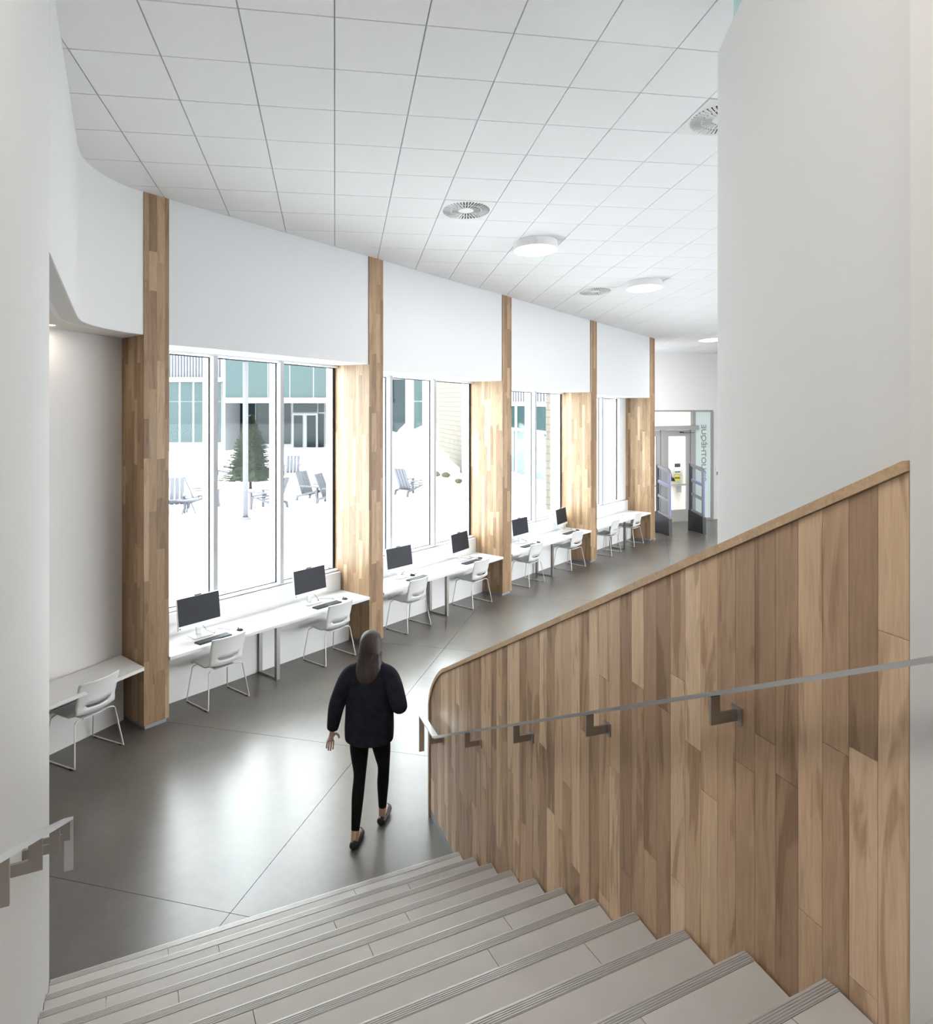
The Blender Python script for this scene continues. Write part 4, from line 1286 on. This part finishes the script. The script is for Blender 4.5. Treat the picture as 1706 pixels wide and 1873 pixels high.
# recessed ground floor glazing with entrance doors
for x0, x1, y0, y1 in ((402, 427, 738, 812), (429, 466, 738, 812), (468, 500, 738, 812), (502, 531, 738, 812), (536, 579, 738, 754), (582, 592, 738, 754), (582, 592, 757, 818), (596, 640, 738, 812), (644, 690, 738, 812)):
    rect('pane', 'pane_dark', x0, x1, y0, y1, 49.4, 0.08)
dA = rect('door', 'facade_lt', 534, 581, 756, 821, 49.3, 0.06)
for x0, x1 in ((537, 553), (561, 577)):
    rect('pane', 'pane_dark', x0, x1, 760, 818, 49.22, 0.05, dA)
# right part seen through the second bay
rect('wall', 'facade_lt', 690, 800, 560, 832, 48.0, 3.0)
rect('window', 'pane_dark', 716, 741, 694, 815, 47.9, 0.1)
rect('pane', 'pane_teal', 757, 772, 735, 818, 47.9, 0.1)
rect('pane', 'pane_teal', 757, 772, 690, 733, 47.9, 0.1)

# wing on the right of the courtyard: masonry part, then white cladding with tall windows, then masonry facing us
bB = empty('building', (1.0, 26.5, GZ), label='tan masonry and white clad wing at the right of the courtyard', cat='building')
wA, wB = Vector((-1.75, 36.8, 0)), Vector((2.6, 21.0, 0)); wd = (wB - wA).normalized(); wn = Vector((-wd.y, wd.x, 0))
if wn.x > 0: wn = -wn
def wing(n, m, a, b, z0, z1, o=0.0, th=0.25, parent=bB, A=wA, dv=wd, nv=wn):
    p = [A + dv * a + nv * o, A + dv * b + nv * o, A + dv * b + nv * (o - th), A + dv * a + nv * (o - th)]
    q = MB(); q.prism([v + Vector((0, 0, z0)) for v in p], (0, 0, z1 - z0)); return fix_normals(q.build(n, m, parent))
LW = (wB - wA).length
wing('wall', 'brick', 0, 6.2, GZ - .3, 7.5)
wing('wall', 'facade', 6.2, LW, GZ - .3, 7.5)
wing('corner_trim', 'facade_lt', 6.0, 6.5, GZ - .3, 7.5, 0.06, 0.1)
for i in range(36):
    a = 6.8 + i * 0.26
    if a > LW - .1: break
    wing('batten', 'batten', a, a + .06, 3.45, 7.4, 0.03, 0.05)
for a, b in ((7.4, 8.1), (9.0, 9.9), (10.3, 11.2), (12.0, 13.0), (13.3, 14.3), (15.0, 16.2)):
    f_ = wing('window', 'facade_lt', a - .1, b + .1, 0.9, 3.4, 0.03, 0.06)
    wing('pane', 'pane_teal', a, b, 2.55, 3.3, 0.05, 0.03, f_)
    wing('pane', 'pane_teal', a, b, 1.0, 2.45, 0.05, 0.03, f_)
w2 = Vector((0.62, 0.785, 0)); n2 = Vector((0.785, -0.62, 0))
wing('wall', 'brick', 0, 14.0, GZ - .3, 7.5, 0.0, 0.25, bB, wB, w2, n2)
wing('corner_trim', 'facade_lt', -0.05, 0.35, GZ - .3, 7.5, 0.04, 0.1, bB, wB, w2, n2)
for a in (7.5, 10.5):
    f_ = wing('window', 'facade_lt', a, a + 1.4, 0.9, 3.4, 0.03, 0.06, bB, wB, w2, n2)
    wing('pane', 'pane_teal', a + .1, a + 1.3, 1.0, 3.3, 0.05, 0.03, f_, wB, w2, n2)

# lamp posts
def lamp_post(x, ybase, hgt, lab):
    Y = 1277 * (EYE - GZ) / (ybase - 733); b = Vector(((x - 853) / 1277 * Y, Y, GZ - .05))
    r = empty('lamp_post', b, label=lab, cat='lamp post', group='lamp posts in the courtyard')
    MB().tube([b, b + Vector((0, 0, hgt))], 0.075, 12).build('pole', 'post', r, smooth=True)
    MB().disc(b, 0.14, 0.12).build('base', 'post', r)
    c = b + Vector((0, 0, hgt))
    for a in range(4):
        e = Vector((math.cos(a * PI / 2 + .6), math.sin(a * PI / 2 + .6), 0))
        MB().tube([c, c + e * .30 + Vector((0, 0, .45))], 0.014, 6).build('arm', 'batten', r)
    MB().disc(c + Vector((0, 0, .45)), 0.36, 0.06, seg=24).build('lamp_head', 'post', r)
lamp_post(449, 950, 4.40, 'tall pale lamp post in the snow, in front of the spruce')
lamp_post(330, 822, 4.55, 'distant pale lamp post before the teal building')

# spruce
def spruce(x, ybase, h, rad):
    Y = 1277 * (EYE - GZ) / (ybase - 733); b = Vector(((x - 853) / 1277 * Y, Y, GZ - .05))
    r = empty('spruce_tree', b, label='small green spruce tree standing in the snowy courtyard', cat='tree')
    MB().tube([b, b + Vector((0, 0, h * .97))], 0.06, 8, 0.01).build('trunk', 'bark', r)
    rr = random.Random(5); fo = MB()
    def tri(p, q, s_):
        k = len(fo.v); fo.v += [p - s_, p + s_, q]; fo.f.append((k, k + 1, k + 2))
    nb = 460
    for i in range(nb):
        f = (i / nb) ** 0.85
        z = .14 * h + f * .86 * h
        L = rad * (1 - f) ** 0.9 * rr.uniform(.75, 1.12) + .05
        a = i * 2.39996 + rr.uniform(-.3, .3)
        e = Vector((math.cos(a), math.sin(a), 0)); sd = Vector((-e.y, e.x, 0))
        c = b + Vector((0, 0, z)); n_ = max(4, int(L / .055))
        for s in range(n_):
            u = (s + .5) / n_
            p = c + e * L * u + Vector((0, 0, -.18 * L * u + .16 * L * u * u))
            for q in range(11):
                g_ = rr.uniform(-1, 1); ln = rr.uniform(.07, .15) * (1.15 - .4 * u)
                dv = (e * rr.uniform(.25, .9) + sd * g_ * 1.1 + Vector((0, 0, rr.uniform(-.25, .45)))).normalized()
                tri(p, p + dv * ln, (dv.cross(Vector((0, 0, 1)))).normalized() * .016 + Vector((0, 0, .011)))
    prev = None
    for q in range(9):          # dense inner boughs
        f = q / 8; ring = []
        for k in range(18):
            a = k * PI / 9; rr_ = (rad * .62 * (1 - f) ** .9 + .02) * (1.18 if k % 2 else .82) * rr.uniform(.85, 1.15)
            ring.append(b + Vector((math.cos(a) * rr_, math.sin(a) * rr_, h * (.13 + .80 * f) + rr.uniform(-.05, .05))))
        k0 = len(fo.v); fo.v += ring
        if prev is not None:
            fo.f += [(prev + k, prev + (k + 1) % 18, k0 + (k + 1) % 18, k0 + k) for k in range(18)]
        prev = k0
    fo.build('foliage', 'needle', r)
spruce(458, 893, 2.75, 1.02)
q = far(429, 860, 26.5)
MB().tube([Vector((q.x, q.y, GZ)), Vector((q.x, q.y, GZ + 1.1))], 0.02, 6).build('stake', 'batten', label='thin dark stake in the snow left of the spruce', cat='stake')

# lounge chairs in the snow
def lounge():
    r = empty('lounge_chair', (0, 0, 0))
    for sx in (-.3, .3):
        local('side_frame', MB().prism([(sx - .02, -.45, 0), (sx - .02, -.38, 0), (sx - .02, -.30, .36), (sx - .02, .42, .16), (sx - .02, .46, 0.0), (sx - .02, .54, 0), (sx - .02, .50, .22), (sx - .02, -.40, .42)], (.04, 0, 0)), 'outchair', r)
        local('armrest', MB().box(sx - .06, sx + .06, -.48, .30, .52, .55), 'outchair', r)
        local('arm_post', MB().box(sx - .03, sx + .03, -.42, -.36, .0, .52), 'outchair', r)
    for i in range(5):
        y = -.38 + i * .17
        local('seat_slat', MB().box(-.28, .28, y, y + .13, .40 - i * .045, .425 - i * .045), 'outchair', r)
    for i in range(4):
        x = -.27 + i * .14
        local('back_slat', MB().hexa([(x, .26, .20), (x + .115, .26, .20), (x + .115, .29, .20), (x, .29, .20), (x, .58, .98), (x + .115, .58, .98), (x + .115, .61, .98), (x, .61, .98)]), 'outchair', r)
    return r
lc = lounge()
OC = [(575, 917, 60, 'pale lounge chair in the snow, right of the spruce and lamp post'), (613, 922, 75, 'pale lounge chair partly hidden by the window edge of the first bay'),
      (490, 930, 250, 'pale lounge chair in the snow just right of the lamp post'), (318, 937, 20, 'pale lounge chair in the snow at the left edge of the first window'),
      (372, 925, 120, 'pale lounge chair seen behind the first window mullion'), (412, 876, 300, 'pale lounge chair left of the spruce'),
      (534, 872, 200, 'pale lounge chair far behind, right of the spruce'), (752, 905, 140, 'pale lounge chair in the snow seen through the second bay')]
for n_, (x, y, a, lab) in enumerate(OC):
    o = lc if n_ == 0 else copy_tree(lc)
    Y = 1277 * (EYE - GZ) / (y - 733)
    o.location = ((x - 853) / 1277 * Y, Y, GZ - .02); o.rotation_euler = (0, 0, math.radians(a))
    props(o, lab, 'lounge chair', 'lounge chairs in the snow')
Y = 1277 * (EYE - GZ) / (940 - 733); b = Vector(((344 - 853) / 1277 * Y, Y, GZ))
r = empty('low_table', b, label='small pale low table between lounge chairs in the snow', cat='table')
MB().disc(b + Vector((0, 0, .40)), .30, .03, seg=20).build('top', 'outchair', r)
for a in range(3):
    e = Vector((math.cos(a * 2.1), math.sin(a * 2.1), 0))
    MB().tube([b + e * .06 + Vector((0, 0, .40)), b + e * .22], .02, 6).build('leg', 'outchair', r)
# ploughed snow heaps and a few rocks by the wing
def heap(x, y, rx, rz, seed, lab):
    Y = 1277 * (EYE - GZ) / (y - 733); c = Vector(((x - 853) / 1277 * Y, Y, GZ - .1))
    rs = []
    for i in range(0, 9):
        th = PI / 2 * i / 8.5; ring = []
        for j in range(24):
            a = 2 * PI * j / 24
            k = 1 + .35 * noise.noise(Vector((math.cos(a) * 1.5 + seed, math.sin(a) * 1.5, th * 2)))
            ring.append(c + Vector((rx * math.cos(th) * math.cos(a) * k, rx * .7 * math.cos(th) * math.sin(a) * k, rz * math.sin(th) * k)))
        rs.append(ring)
    MB().rings(rs).build('snow_heap', 'snow', smooth=True, label=lab, cat='snow heap', group='ploughed snow heaps')
heap(745, 872, 2.2, 1.9, 1, 'large ploughed snow heap seen through the second window bay')
heap(812, 893, 1.2, 0.5, 5, 'lower snow heap at the foot of the masonry wing')
for i, (x, y, lab) in enumerate(((799, 867, 'rock in the snow just right of the second bay mullion'), (815, 869, 'largest yellowish rock at the foot of the masonry wing'), (838, 880, 'rightmost rock in the snow before the masonry wing'))):
    Y = 24; c = far(x, y, Y)
    o = MB().ell(c, .13 + .03 * (i == 1), .15, .10, 8, 6)
    for v in o.v: v += Vector((1, 1, 1)) * .03 * noise.noise(v * 6)
    o.build('rock', 'rock', label=lab, cat='rock', group='rocks in the snow')
